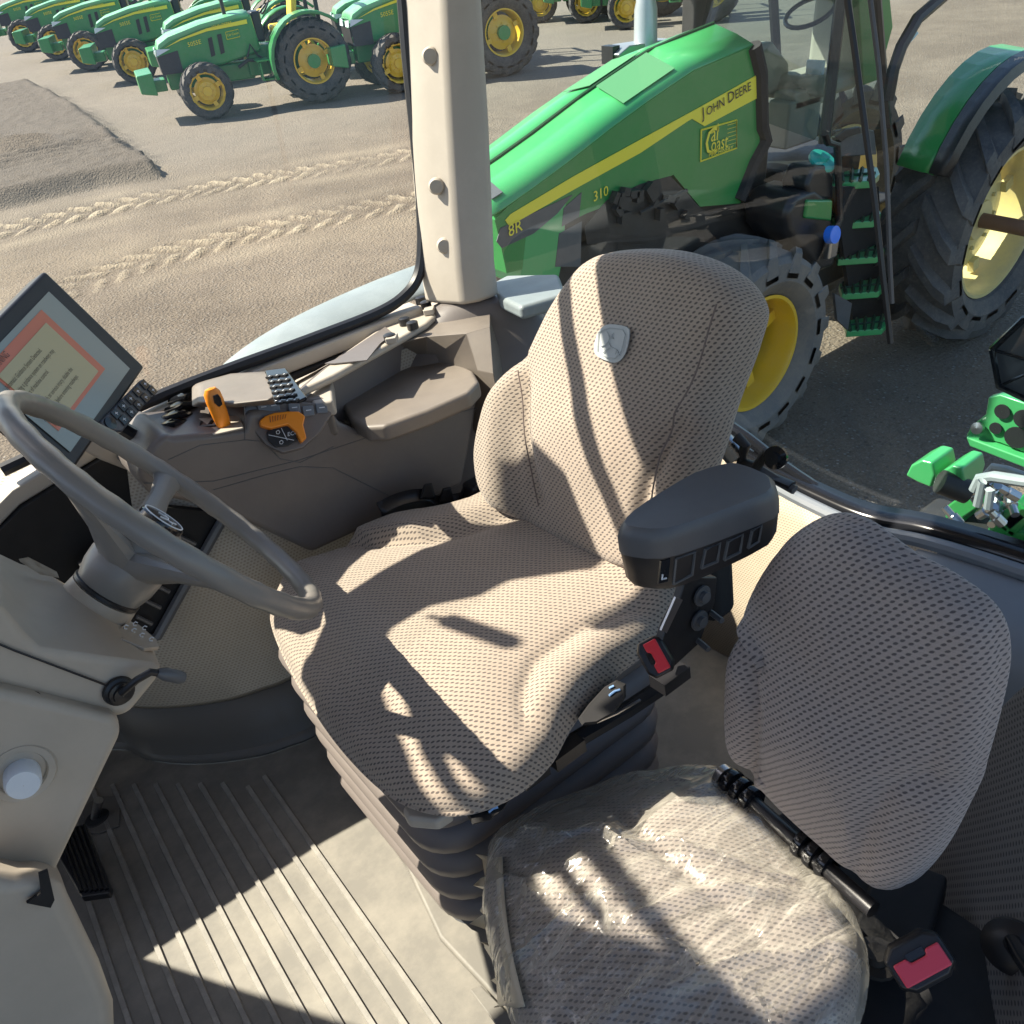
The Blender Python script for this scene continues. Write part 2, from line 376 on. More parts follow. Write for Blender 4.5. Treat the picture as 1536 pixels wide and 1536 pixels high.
def pad(outline, org, U, W, N, T, rad, hfun, nr=26, uvs=1.0, back=True):
    """Cushion: outline [(u,w)] in the plane org+u*U+w*W, bulging along N; returns mesh with fabric UVs in metres."""
    org, U, W, N = V(org), nz(U), nz(W), nz(N)
    o2 = smooth_closed([V((a, b)) for a, b in outline], 8)
    c = sum(o2, V((0, 0))) / len(o2); n = len(o2)
    nrm = []
    for i in range(n):
        t = (o2[(i + 1) % n] - o2[i - 1]).normalized(); q = V((t.y, -t.x))
        if q.dot(o2[i] - c) < 0: q = -q
        nrm.append(q)
    rings = []; uvr = []
    for j in range(1, nr + 1):
        f = (j / nr) ** .85
        ring = []; uv = []
        for i in range(n):
            e = o2[i] - nrm[i] * rad; p = c + (e - c) * f
            ring.append(org + U * p.x + W * p.y + N * (hfun(p.x, p.y, f))); uv.append(p.copy())
        rings.append(ring); uvr.append(uv)
    for k in range(1, 7):
        a = k / 6 * PI / 2; ring = []; uv = []
        for i in range(n):
            e = o2[i] - nrm[i] * rad; p = e + nrm[i] * rad * math.sin(a); hh = hfun(e.x, e.y, 1)
            ring.append(org + U * p.x + W * p.y + N * (hh - rad * (1 - math.cos(a)))); uv.append(e + nrm[i] * rad * a)
        rings.append(ring); uvr.append(uv)
    steps = 7
    for k in range(1, steps + 1):
        ring = []; uv = []
        for i in range(n):
            e = o2[i] - nrm[i] * rad; hh = hfun(e.x, e.y, 1) - rad; d = (hh + T) * k / steps
            bul = -.004 * math.sin(k / steps * PI) * -1 - .012 * (k / steps) ** 3
            p = e + nrm[i] * (rad + bul)
            ring.append(org + U * p.x + W * p.y + N * (hh - d)); uv.append(e + nrm[i] * (rad * PI / 2 + d))
        rings.append(ring); uvr.append(uv)
    bm = bmesh.new(); uvl = bm.loops.layers.uv.new('UVMap')
    cv = bm.verts.new(org + U * c.x + W * c.y + N * hfun(c.x, c.y, 0))
    vs = [[bm.verts.new(p) for p in r] for r in rings]
    def setuv(f, L):
        for lp, q in zip(f.loops, L): lp[uvl].uv = q
    for i in range(n):
        j = (i + 1) % n
        setuv(bm.faces.new((cv, vs[0][i], vs[0][j])), (c, uvr[0][i], uvr[0][j]))
        for r in range(len(vs) - 1):
            setuv(bm.faces.new((vs[r][i], vs[r + 1][i], vs[r + 1][j], vs[r][j])), (uvr[r][i], uvr[r + 1][i], uvr[r + 1][j], uvr[r][j]))
    bm.faces.new(vs[-1])
    mb = MB(); mb.bm.free(); mb.bm = bm; return mb
def seg_d(p, a, b):
    p, a, b = V(p), V(a), V(b); t = max(0, min(1, (p - a).dot(b - a) / max(1e-9, (b - a).length_squared))); return (p - (a + (b - a) * t)).length, t
def sstep(x, a, b):
    t = max(0, min(1, (x - a) / (b - a))); return t * t * (3 - 2 * t)
def poly_d(p, pts): return min(seg_d(p, a, b)[0] for a, b in zip(pts, pts[1:]))

# =================================================================== THE CAB SHELL
exec_parts = []
cab = Thing('tractor_cab', 'beige tractor cab shell with grey ribbed floor and large curved windows around the seats', 'cab', (.3, .9, FL))
# floor with ribs running across the cab
fm = MB().box((.35, .75, FL - .03), (2.5, 2.5, .06))
fl = cab.part('floor_mat', fm, 'floor')
x0, dx = -.209 - .0373 * 8, .0373
ribs = MB()
for i in range(20):
    x = x0 + i * dx
    if x > .19: continue
    yb = 1.50 if x > .12 else (1.52 + (.12 - x) * 1.0 if x > -.2 else 1.83)
    y0r = -.3
    if x > .16: pass
    ribs.prism([(x - .0052, y0r, FL), (x + .0052, y0r, FL), (x + .0040, y0r, FL + .005), (x - .0040, y0r, FL + .005)], (0, yb - .06 - y0r, 0))
cab.part('floor_rib', ribs, 'groove', fl)
# raised rubber step the seat stands on
stp = MB()
stp.prism([(.235, -.3, FL), (.27, .45, FL), (.24, .86, FL), (.27, 1.02, FL), (.30, 1.5, FL), (1.35, 1.5, FL), (1.35, -.3, FL)], (0, 0, .018))
cab.part('seat_step', stp, 'floor', bevel=.006)
pp = MB().prism(px_poly([(705, 1486), (722, 1480), (800, 1560), (775, 1580)], z=FL + .018), (0, 0, .004))
cab.part('step_tread', pp, 'floor', bevel=.002)
# curved right side wall: dark kick rail, woven panel, black recess
arc = smooth_open([(-.75, 1.90, 0), (-.35, 1.90, 0), (-.12, 1.86, 0), (-.04, 1.80, 0), (.0, 1.71, 0), (.076, 1.62, 0), (.173, 1.545, 0), (.245, 1.515, 0), (.317, 1.50, 0), (.6, 1.50, 0), (1.3, 1.50, 0)], 5)
kick = MB().loft([[p + V((0, -.035, FL + .001)) for p in arc], [p + V((0, -.012, FL + .012)) for p in arc], [p + V((0, .004, FL + .05)) for p in arc], [p + V((0, .02, FL + .155)) for p in arc]], False, False)
cab.part('kick_rail', kick, 'floordark', solid=.01)
arcb = [p for p in arc if p.x > -.045]
wv = MB().loft([[p + V((0, .012, FL + .150)) for p in arcb], [p + V((0, .000, FL + .165)) for p in arcb], [p + V((0, .0, FL + .4)) for p in arcb], [p + V((0, .05, FL + .72)) for p in arcb]], False, False)
cab.part('woven_side_panel', wv, 'woven', solid=.012)
arcc = [p for p in arc if p.x < .095]
bk = MB().loft([[p + V((0, .02, FL + .150)) for p in arcc], [V((p.x, 1.92, FL + .62)) for p in arcc], [V((p.x, 1.66, FL + .70)) for p in arcc]], False, False)
cab.part('door_recess', bk, 'blackmatte', solid=.012)
vo_ = MB().prism([A(x, y, y=1.50) for x, y in ((338, 770), (240, 760), (120, 850), (170, 935), (236, 956))], (0, .02, 0))
cab.part('vent_recess', vo_, 'blackmatte')
fr = MB().tube([A(170, 940, y=1.49), A(222, 958, y=1.49), A(236, 955, y=1.49), A(262, 908, y=1.49), A(300, 840, y=1.49), A(342, 765, y=1.49)], .0095, 8)
cab.part('panel_frame', fr, 'dkgrey')
vn = MB()
for k in range(6): vn.tube([A(205 + k * 13, 925 - k * 24, y=1.485), A(228 + k * 13, 936 - k * 24, y=1.485)], .004, 6)
cab.part('air_vent', vn, 'dkgrey')
# side window sill and glass (right side)
sill = MB()
sl = [(-.9, -.63), (-.2, -.595), (-.08, -.565), (.0, -.525), (.15, -.495), (.3, -.482), (.5, -.476), (.86, -.47)]
sill.loft([[(x, 1.585, z - .03), (x, 1.585, z), (x, 1.64, z + .004), (x, 1.64, z - .03)] for x, z in sl])
cab.part('window_sill', sill, 'beige', bevel=.004)
dk = MB().loft([[(x, 1.572, z - .20), (x, 1.572, z - .032), (x, 1.60, z - .032), (x, 1.60, z - .20)] for x, z in sl if x < .9])
cab.part('sill_apron', dk, 'blackmatte')
gl = MB()
gp = [(-.9, .42), (-.9, -.59), (-.1, -.54), (.0, -.497), (.3, -.468), (.76, -.46), (.835, -.444), (.880, -.41), (.906, -.35), (.946, -.13), (.98, .10), (1.03, .42)]
gl.face([(x, 1.615, z) for x, z in gp])
sg = cab.part('side_window', gl, 'glass2')
gpath = smooth_open([V((.0, 1.608, -.494)), V((.3, 1.608, -.466)), V((.60, 1.608, -.462)), V((.76, 1.608, -.458)), V((.835, 1.608, -.442)), V((.880, 1.608, -.41)), V((.906, 1.608, -.35)), V((.926, 1.608, -.26)), V((.946, 1.608, -.13)), V((.962, 1.608, -.01)), V((.98, 1.608, .10)), V((1.03, 1.608, .40))], 6)
gk = MB().tube(gpath, .0125, 8)
cab.part('window_gasket', gk, 'black', sg)
# rear corner pillar
def pill_ring(z, xa, xb, ya, yb):
    return [(xa, yb, z), (xa, ya + .03, z), (xa + .02, ya, z), (xb - .03, ya - .02, z), (xb, ya + .0, z), (xb, yb, z)]
pr_ = MB()
def pcol(pyl, l, mid, r):   # ring of the pillar from the pixel columns of its left edge, arris and right edge
    a = A(l, pyl, y=1.585); b = A(mid, pyl, y=1.50); c_ = A(r, pyl, y=1.485)
    z = (a.z + b.z + c_.z) / 3
    return [V((a.x, 1.62, z)), V((a.x, 1.585, z)), V((a.x * .55 + b.x * .45, 1.545, z)), V((b.x, 1.50, z)), V((b.x + .03, 1.478, z)), V((c_.x - .015, 1.475, z)), V((c_.x, 1.49, z)), V((c_.x, 1.62, z))]
rings = [pcol(*q) for q in ((-60, 606, 660, 722), (0, 612, 664, 726), (100, 618, 668, 732), (200, 624, 673, 738), (300, 632, 679, 742), (400, 640, 686, 746), (452, 648, 692, 752))]
top = [V((p.x - .03, p.y, .42)) for p in rings[0]]
pil = cab.part('rear_pillar', MB().loft([top] + rings), 'beige', bevel=.012, seg=4)
bt = MB()
for (x, y) in ((646, 84), (655, 279), (667, 368)):
    p = A(x, y, y=1.535); nn = nz((-.62, -.78, 0))
    bt.lathe(p - nn * .005, nn, [(.0165, 0), (.0165, .010), (.013, .015), (.0005, .016)], 20)
cab.part('pillar_button', bt, 'beige2', pil)
# pillar foot flowing into the side shelf
ft = MB()
ft.loft([[p for p in pcol(446, 640, 694, 754)],
         [V((.83, 1.62, -.53)), V((.80, 1.55, -.53)), V((.86, 1.50, -.52)), V((.96, 1.46, -.52)), V((1.02, 1.43, -.52)), V((1.05, 1.43, -.52)), V((1.08, 1.45, -.52)), V((1.08, 1.62, -.52))],
         [V((.70, 1.62, -.62)), V((.66, 1.53, -.62)), V((.78, 1.46, -.62)), V((.92, 1.40, -.62)), V((1.02, 1.38, -.62)), V((1.08, 1.38, -.62)), V((1.12, 1.40, -.62)), V((1.12, 1.62, -.62))],
         [V((.55, 1.62, -.90)), V((.52, 1.50, -.90)), V((.70, 1.42, -.90)), V((.90, 1.36, -.90)), V((1.02, 1.33, -.90)), V((1.08, 1.32, -.90)), V((1.12, 1.34, -.90)), V((1.12, 1.62, -.90))]])
cab.part('pillar_foot', ft, 'console', sub=2)
shelf = MB().prism(px_poly([(655, 442), (600, 470), (520, 525), (470, 565), (440, 590), (500, 562), (540, 540), (590, 512), (640, 484), (664, 462)], z=-.485), (0, 0, -.016))
sh = cab.part('side_shelf', shelf, 'beige2', bevel=.008)
cab.part('shelf_skirt', MB().prism(px_poly([(655, 442), (600, 470), (520, 525), (470, 565), (440, 590), (500, 562), (540, 540), (590, 512), (640, 484), (664, 462)], z=-.502), (0, 0, -.13)), 'console')
cab.part('shelf_side', MB().loft([px_poly([(440, 575), (520, 530), (592, 508), (645, 482), (668, 462), (735, 462), (735, 490), (700, 500), (640, 505), (520, 532)], z=-.50), px_poly([(440, 600), (520, 530), (592, 508), (645, 482), (668, 462), (760, 480), (740, 560), (716, 556), (640, 541), (500, 549)], z=-.568), [p + V((0, 0, -.15)) for p in px_poly([(440, 600), (520, 530), (592, 508), (645, 482), (668, 462), (760, 480), (740, 560), (716, 556), (640, 541), (500, 549)], z=-.568)]]), 'lid', bevel=.012, seg=4)
tr = MB().prism(px_poly([(487, 545), (505, 538), (578, 490), (590, 500), (570, 515), (550, 540), (500, 545)], z=-.481), (0, 0, -.002))
cab.part('storage_tray', tr, 'console', sh)
sw = MB()
for (x, y) in ((608, 487), (620, 493), (640, 462), (632, 455), (586, 512)):
    sw.lathe(A(x, y, z=-.484), (0, 0, 1), [(.012, 0), (.012, .014), (.008, .016), (.0004, .016)], 16)
cab.part('power_socket', sw, 'black', sh)
sw = MB()
for (x, y) in ((644, 466), (588, 508)): sw.box(A(x, y, z=-.478), (.030, .022, .012), Matrix.Rotation(.9, 3, 'Z'))
cab.part('rocker_switch', sw, 'beige', sh, bevel=.002)
vt = MB()
for i in range(12):
    a = A(637 + i * 3.0, 440 + i * 1.6, z=-.484); vt.box(a, (.0035, .026, .003), Matrix.Rotation(-.2, 3, 'Z'))
cab.part('shelf_vent', vt, 'black', sh)
# inner wall behind the seat
wl = MB().prism([(.64, 1.46, FL), (.66, 1.46, -.75), (1.02, 1.42, -.70), (1.02, 1.42, FL)], (0, .05, 0))
cab.part('corner_trim', wl, 'perf')
# rear glass, its gasket and the trim under it
rg = [A(x, y, x=1.22) for x, y in ((748, 395), (752, 440), (800, 470), (900, 530), (1000, 585), (1100, 640), (1180, 700), (1260, 750), (1350, 790), (1450, 815), (1536, 845), (1640, 880), (1700, 700))]
rgt = [V((1.02, 1.46, .4)), V((1.02, -.2, .4))]
g = MB(); g.face([p for p in rg[1:-1]] + [V((1.22, -.4, -.90)), V((1.22, -.4, .42)), V((1.22, 1.80, .42))])
rgl = cab.part('rear_window', g, 'glass')
edge = smooth_open(rg[1:-1], 4)
gs = MB().tube([p + V((-.004, 0, 0)) for p in edge], .012, 10)
cab.part('window_gasket', gs, 'gloss', rgl)
inner = smooth_open([A(x, y, x=1.17) for x, y in ((1040, 640), (1100, 690), (1160, 728), (1220, 760), (1300, 795), (1380, 812), (1460, 835), (1560, 868), (1680, 905))], 5)
gs2 = MB().tube(inner, .013, 10)
cab.part('gasket_rail', gs2, 'bluetint', rgl)
ledge = MB().loft([[p + V((.012, 0, .006)) for p in inner], [V((1.222, p.y + .03, p.z + .018 )) for p in inner]], False, False)
cab.part('glass_ledge', ledge, 'gloss', solid=.006)
pan = MB()
ip = [p for p in inner if p.y > .58]
pan.loft([[p + V((0, 0, 0)) for p in ip], [p + V((-.015, -.005, -.04)) for p in ip], [p + V((-.05, -.01, -.14)) for p in ip], [p + V((-.07, -.01, -.26)) for p in ip], [V((p.x - .10, p.y - .02, FL)) for p in ip]], False, False)
cab.part('rear_trim_panel', pan, 'perfb', solid=.01)
ip2 = [p for p in inner if p.y < .62]
eng = MB(); eng.loft([[p + V((.0, 0, -.012)) for p in ip2], [p + V((-.03, 0, -.022)) for p in ip2], [p + V((-.13, 0, -.045)) for p in ip2], [p + V((-.16, 0, -.08)) for p in ip2], [p + V((-.175, 0, -.30)) for p in ip2], [V((p.x - .18, p.y, FL)) for p in ip2]], False, False)
cab.part('rear_storage_cover', eng, 'bluetint', solid=.01, sub=1)
sm = MB().tube([A(1320, 852, x=.90), A(1400, 868, x=.88), A(1536, 915, x=.86)], .0025, 6)
# door side trim, lower right
dt = MB()
dt.loft([[V((.74, y, z)) for y, z in ((.62, FL + .02), (.45, -1.10), (.30, -1.0), (.1, -.95), (-.2, -.9))], [V((.83, y, z)) for y, z in ((.62, FL + .02), (.45, -.86), (.30, -.80), (.1, -.76), (-.2, -.7))]], False, False)
dw = MB().loft([[A(x, y, x=.92) for x, y in ((1260, 1330), (1380, 1190), (1500, 1060), (1640, 930))], [A(x, y, x=.84) for x, y in ((1250, 1400), (1390, 1290), (1500, 1200), (1640, 1120))], [A(x, y, x=.72) for x, y in ((1250, 1500), (1390, 1430), (1500, 1360), (1640, 1290))], [A(x, y, x=.58) for x, y in ((1250, 1640), (1380, 1620), (1500, 1590), (1640, 1560))]], False, False)
cab.part('door_side_trim', dw, 'perfd', solid=.01, sub=2)
dl_ = MB().lathe(A(1518, 1418, x=.66), (-.8, -.1, .55), [(.030, 0), (.030, .008), (.022, .014), (.012, .018), (.0004, .018)], 28); dlo = cab.part('lever_boot', dl_, 'black')
cab.part('door_lever', MB().tube([A(1520, 1416, x=.64), A(1532, 1440, x=.60), A(1560, 1480, x=.56)], [.010, .007, .008], 12), 'gloss', dlo)
# hidden to the photo yet shading it: roof with shadow-cut edge, shade bars, front pillar, front wall, added shade panel and rod
rf = MB()
rf.prism([(-.21, 1.11, .40), (-.21, 1.36, .40), (1.4, 1.36, .40), (1.4, -.3, .40), (-.8, -.3, .40), (-.80, 1.68, .40), (-.35, 1.68, .40), (-.395, 1.59, .40), (-.44, 1.47, .40), (-.47, 1.40, .40), (-.475, 1.35, .40), (-.455, 1.30, .40), (-.43, 1.26, .40), (-.414, 1.22, .40), (-.415, 1.11, .40)], (0, 0, .006))
cab.part('roof', rf, 'beige2')
rb = MB().box((.42, 1.455, .41), (1.05, .024, .03)); rb.prism([(-.352, 1.53, .40), (-.358, 1.42, .40), (-.366, 1.33, .40), (-.382, 1.24, .40), (-.396, 1.10, .40), (-.416, 1.10, .40), (-.409, 1.24, .40), (-.400, 1.33, .40), (-.392, 1.42, .40), (-.400, 1.43, .40), (-.42, 1.37, .40), (-.428, 1.28, .40), (-.448, 1.29, .40), (-.442, 1.37, .40), (-.42, 1.46, .40), (-.375, 1.54, .40)], (0, 0, .004))  # unseen bars, outlines taken from the shadow stripes they cast on the seats
cab.part('roof_shade_bar', rb, 'black')
fp = MB().prism([(-.56, 1.57, -.62), (-.78, 1.57, .42), (-.95, 1.57, .42), (-.75, 1.57, -.62)], (0, .06, 0))
fp.prism([(-.66, 1.57, -.9), (-.70, 1.57, -.10), (-.98, 1.57, -.10), (-.98, 1.57, -.9)], (0, .06, 0))
cab.part('front_pillar', fp, 'beige2')
sb = MB().prism([(x, 1.585, z) for x, z in ((-.36, .40), (-.29, .31), (-.23, .27), (-.17, .285), (-.14, .35), (-.09, .355), (-.05, .47), (.06, .47), (.15, .36), (.19, .20), (.165, .03), (.10, .02), (-.1, .04), (-.30, .10), (-.42, .28))], (0, .006, 0))  # unseen panel, added and outlined to shade the driver cushion
cab.part('shade_panel', sb, 'blackmatte')
cab.part('shadow_rod', MB().tube([(-.20, 1.58, .31), (-.212, 1.58, .345), (-.22, 1.58, .37), (-.285, 1.58, .53)], [.004, .005, .016, .016], 8), 'black')  # unseen rod, added to cast the thin shadow on the cushion
fw = MB().box((-.86, .75, -.70), (.05, 2.0, 1.1)); cab.part('front_wall', fw, 'dkgrey')

# =================================================================== DRIVER SEAT
seat = Thing('driver_seat', 'beige dotted fabric driver seat with high backrest in the middle of the cab', 'seat', (.5, 1.0, FL))
org = V((.67, .90, -.70)); la = math.radians(16)
U, W, N = V((0, 1, 0)), V((math.sin(la), 0, math.cos(la))), V((-math.cos(la), 0, math.sin(la)))
def bk_uw(px, py, off=0.0):
    p = onplane(px, py, org + N * off, N); d = p - org; return (d.dot(U), d.dot(W))
bo = [bk_uw(*p) for p in ((905, 376), (850, 392), (806, 452), (768, 530), (728, 605), (714, 690), (742, 765), (845, 832), (950, 868), (992, 812), (1020, 715), (1050, 612), (1080, 522), (1090, 462), (1054, 412), (985, 381))]
SL = [bk_uw(*p) for p in ((780, 555), (788, 600), (794, 660), (805, 760))]
SR = [bk_uw(*p) for p in ((1016, 640), (990, 672), (968, 720), (948, 800))]
SR2 = [bk_uw(*p) for p in ((1074, 456), (1044, 560), (1012, 640), (996, 720), (980, 800))]
cL, cR = bk_uw(780, 555), bk_uw(1030, 640)
def hb(u, w, f):
    h = .018 * (1 - f * f)
    low = 1 - sstep(w, .20, .28)
    # side bolsters below the shoulders
    dl = sstep(u, SL[1][0] - .005, SL[1][0] + .07) * low
    dr = sstep(-u, -SR[1][0] - .005, -SR[1][0] + .07) * low
    h += .034 * (dl + dr)
    h -= .009 * math.exp(-(poly_d((u, w), SL) / .012) ** 2) + .012 * math.exp(-(poly_d((u, w), SR) / .012) ** 2)
    h -= .004 * math.exp(-(poly_d((u, w), SR2) / .0045) ** 2)
    h += .014 * math.exp(-((w - .13) / .09) ** 2) * (1 - f)
    h += .0025 * noise.noise(V((u * 14, w * 14, 3)))
    return h
bp = seat.part('backrest', pad(bo, org - N * .012, U, W, N, .085, .034, hb, 44), 'fabric')
# badge sewn on the backrest
bd = [bk_uw(*p) for p in ((906, 492), (920, 486), (944, 490), (949, 500), (944, 528), (932, 543), (916, 541), (898, 530), (898, 510))]
def on_back(uw, e=.0015):
    return org + U * uw[0] + W * uw[1] + N * (-.012 + hb(uw[0], uw[1], min(1, abs(uw[1] - .2) * 2.2)) + e)
b2 = MB().prism([on_back(q, .000) for q in smooth_closed([V(q) for q in bd], 3)], N * .0022)
badge = seat.part('badge', b2, 'tag', bevel=.0006)
def bk_pt(px, py): return on_back(bk_uw(px, py), .0036)
dl = MB()
for seg_ in ([(904, 498), (921, 491), (940, 494), (944, 502), (939, 526), (930, 537), (917, 536), (903, 527), (904, 498)],
             [(926, 499), (922, 506), (927, 508), (921, 503)], [(917, 497), (920, 505)], [(921, 505), (919, 512), (923, 520), (932, 524), (937, 533)], [(919, 512), (914, 518), (908, 519)], [(923, 520), (916, 525), (912, 529)], [(932, 524), (930, 531)]):
    dl.tube([bk_pt(*p) for p in seg_], .0007, 5)
seat.part('badge_print', dl, 'tagline', badge)
sm3 = MB().tube([on_back(q, .0) for q in smooth_open([V((a, b, 0)) for a, b in SR2], 8)], .0013, 5)
sm3.tube([on_back(q, .0) for q in smooth_open([V((a, b, 0)) for a, b in SL], 6)], .0012, 5)
seat.part('seam', sm3, 'seam', bp, loose=True)
# cushion
oc = V((.45, .95, -.755)); CU, CW, CN = V((1, 0, 0)), V((0, 1, 0)), V((0, 0, 1))
def cp(px, py, z=-.735): p = A(px, py, z=z); return (p.x - oc.x, p.y - oc.y)
def cpb(px, py, z=-.735): q = cp(px, py, z); return (q[0] + .075, q[1])
co_ = [cpb(740, 752)] + [cp(*p) for p in ( (655, 756), (585, 768), (500, 800), (430, 822), (402, 856))] + [cp(*p, -.79) for p in ((405, 925), (436, 1000), (500, 1098), (580, 1178), (665, 1210), (745, 1196), (812, 1150), (868, 1070), (925, 1008))] + [(.19, -.232), (.268, -.205), (.322, -.145)] + [cpb(*p) for p in ((900, 822), (820, 785))]
BL = [cp(*p) for p in ((1000, 885), (930, 905), (860, 940), (800, 985), (780, 1030), (784, 1095))]
BLo = [cp(*p) for p in ((784, 1098), (850, 1040), (895, 995), (925, 950))]
BR = [cp(*p) for p in ((770, 775), (700, 800), (640, 815), (560, 815), (500, 800), (440, 812))]
def hc(u, w, f):
    h = .028 * (1 - f ** 3)
    def yline(pl):
        q = sorted(pl)
        if u <= q[0][0]: return q[0][1]
        for a, b in zip(q, q[1:]):
            if u <= b[0]: return a[1] + (b[1] - a[1]) * (u - a[0]) / max(1e-6, b[0] - a[0])
        return q[-1][1]
    uf = BL[-1][0]; fa = sstep(u, uf - .03, uf + .06)
    dn = yline(BL) - w; h += fa * (.022 * sstep(dn, -.005, .06) - .005 * math.exp(-(dn / .012) ** 2))
    fb = sstep(u, BR[-1][0] - .02, BR[-1][0] + .12)
    df = w - yline(BR); h += fb * (.030 * sstep(df, -.01, .06) - .005 * math.exp(-(df / .02) ** 2))
    h -= .005 * math.exp(-(poly_d((u, w), BLo) / .004) ** 2)
    h -= .018 * sstep(-u, .10, .24); h += .030 * sstep(u, .20, .30)
    h += .0025 * noise.noise(V((u * 12, w * 12, 1)))
    return h
cush = seat.part('seat_cushion', pad(co_, oc, CU, CW, CN, .055, .035, hc, 44), 'fabric')
# piece joining cushion and backrest
lk = MB().box((.80, .93, -.78), (.06, .42, .14)); seat.part('back_hinge', lk, 'blackmatte', bevel=.02)
# suspension bellows
def rr_ring(x0, x1, y0, y1, z, r=.05):
    out = []
    for cx, cy, a0 in ((x1 - r, y1 - r, 0), (x0 + r, y1 - r, 90), (x0 + r, y0 + r, 180), (x1 - r, y0 + r, 270)):
        for k in range(7):
            a = math.radians(a0 + 15 * k); out.append(V((cx + r * math.cos(a), cy + r * math.sin(a), z)))
    return out
rings = []
nb = 6
for i in range(nb):
    zt = -.835 - i * .0635
    g_ = -.004 * i
    for dz, dd in ((0, .0), (-.006, .022), (-.022, .034), (-.042, .030), (-.056, .012), (-.060, .0)):
        rings.append(rr_ring(.272 - dd + i * .004, .70 + dd, .80 - dd + i * .006, 1.26 + dd, zt + dz, .045 + dd))
seat.part('suspension_bellows', MB().loft(rings), 'bellows', ang=60)
bs = MB().loft([rr_ring(.29, .72, .83, 1.20, -1.215, .05), rr_ring(.27, .74, .82, 1.22, FL + .012, .06)])
seat.part('seat_base', bs, 'dkgrey', bevel=.004)
pn = MB().loft([rr_ring(.285, .71, .78, 1.20, -.80, .05), rr_ring(.29, .71, .80, 1.20, -.832, .05)])
seat.part('seat_pan', pn, 'black', bevel=.008)
# switch trim along the cushion front
ftm = MB().prism(px_poly([(462, 1038), (478, 1035), (520, 1075), (560, 1105), (530, 1110), (498, 1090), (470, 1062)], z=-.80), (0, 0, -.03))
seat.part('front_trim', ftm, 'beige', bevel=.006)
ft2 = MB().prism(px_poly([(618, 1195), (650, 1208), (680, 1216), (655, 1232), (610, 1228), (602, 1212)], z=-.83), (0, 0, -.02))
seat.part('front_corner_trim', ft2, 'beige2', bevel=.006)
for (x, y, w) in ((553, 1140, 9), (585, 1168, 13)):
    lv = MB().prism([A(x - w, y - 24, z=-.80), A(x + w - 2, y - 10, z=-.80), A(x + w + 8, y + 20, z=-.82), A(x + w, y + 26, z=-.82), A(x - w + 10, y + 14, z=-.82)], (0, 0, -.014))
    o = seat.part('height_lever', lv, 'beige2', bevel=.003)
ic = MB()
def icon(mb, px, py, r, z=None, **k):
    for a, b in (((-1, .9), (0, .1)), ((0, .1), (1.0, -.2)), ((-1, -.5), (-.2, -.9))):
        k2 = dict(k);
        if z is not None: k2['z'] = z
        p, q = A(px + a[0] * r, py + a[1] * r, **k2), A(px + b[0] * r, py + b[1] * r, **k2); mb.tube([p, q], .0016, 5)
icon(ic, 584, 1162, 5, z=-.797)
seat.part('lever_icon', ic, 'icon', o)
k1 = MB().loft([[A(735 + a * s, 1215 + b * s, z=z) for a, b in ((-40, 0), (-32, -14), (0, -26), (28, -36), (34, -24), (22, -2), (0, 16), (-26, 22))] for s, z in ((.9, -.835), (1, -.828), (1, -.815), (.9, -.808))])
kh = seat.part('slide_handle', k1, 'blackmatte')
ic = MB(); icon(ic, 740, 1212, 7, z=-.806); seat.part('handle_icon', ic, 'blueicon', kh)
k2 = MB().loft([[A(907 + a * s, 1052 + b * s, z=z) for a, b in ((-40, 26), (-24, 4), (0, -22), (18, -32), (32, -26), (32, -6), (14, 18), (-14, 34), (-34, 36))] for s, z in ((.9, -.80), (1, -.79), (1, -.772), (.88, -.766))])
kh = seat.part('recline_handle', k2, 'blackmatte')
ic = MB(); icon(ic, 922, 1036, 8, z=-.764); seat.part('handle_icon', ic, 'blueicon', kh)
rl = MB().tube([A(860, 1112, z=-.84), A(940, 1065, z=-.84), A(1020, 1012, z=-.84)], .012, 6); rl.tube([A(820, 1142, z=-.83), A(870, 1105, z=-.83)], .010, 6)
rl.box(A(850, 1128, z=-.815), (.05, .02, .02)); rl.box(A(800, 1160, z=-.83), (.04, .02, .02)); rl.box(A(1005, 1015, z=-.80), (.05, .03, .02))
seat.part('slide_rail', rl, 'black')
cbw = MB().tube([A(895, 1083, z=-.80), A(925, 1070, z=-.795), A(960, 1050, z=-.80)], .002, 6); seat.part('release_cable', cbw, 'steel')
# armrest bracket with bolts
pl = MB().prism(px_poly([(1030, 865), (1076, 866), (1072, 905), (1050, 965), (1012, 1000), (985, 985), (1000, 940), (1018, 905)], y=.60), (0, .012, 0))
brk = seat.part('armrest_bracket', pl, 'black', bevel=.002)
bl = MB()
for x, y, r in ((1052, 893, .014), (1048, 930, .014)):
    p = A(x, y, y=.598); bl.lathe(p, (0, -1, 0), [(r, 0), (r, .003), (r * .55, .003), (r * .55, .009), (.0003, .009)], 12)
bl.lathe(A(1068, 920, y=.598), (-.2, -1, 0), [(.004, -.01), (.004, .02), (.0003, .02)], 8); bl.lathe(A(1048, 962, y=.598), (-.2, -1, 0), [(.004, -.01), (.004, .02), (.0003, .02)], 8)
seat.part('bracket_bolt', bl, 'dkgrey', brk)
es = MB().prism(px_poly([(1014, 896), (1024, 900), (1000, 950), (992, 946)], y=.593), (0, .003, 0)); seat.part('bracket_edge', es, 'steel', brk)
hb_ = MB(); hb_.loft([[A(810 - 85 + a, 735 + b, x=.74 + e) for a, b in ((0, 0), (14, 6), (22, 20), (12, 34), (-6, 28))] for e in (0, .05)])
seat.part('lumbar_bellows', MB().loft([rr_ring(.70 - d, .80 + d, 1.10 - d, 1.20 + d, -.80 + i * .02, .03) for i, d in enumerate((0, .015, 0, .015, 0, .015, 0))]), 'black')
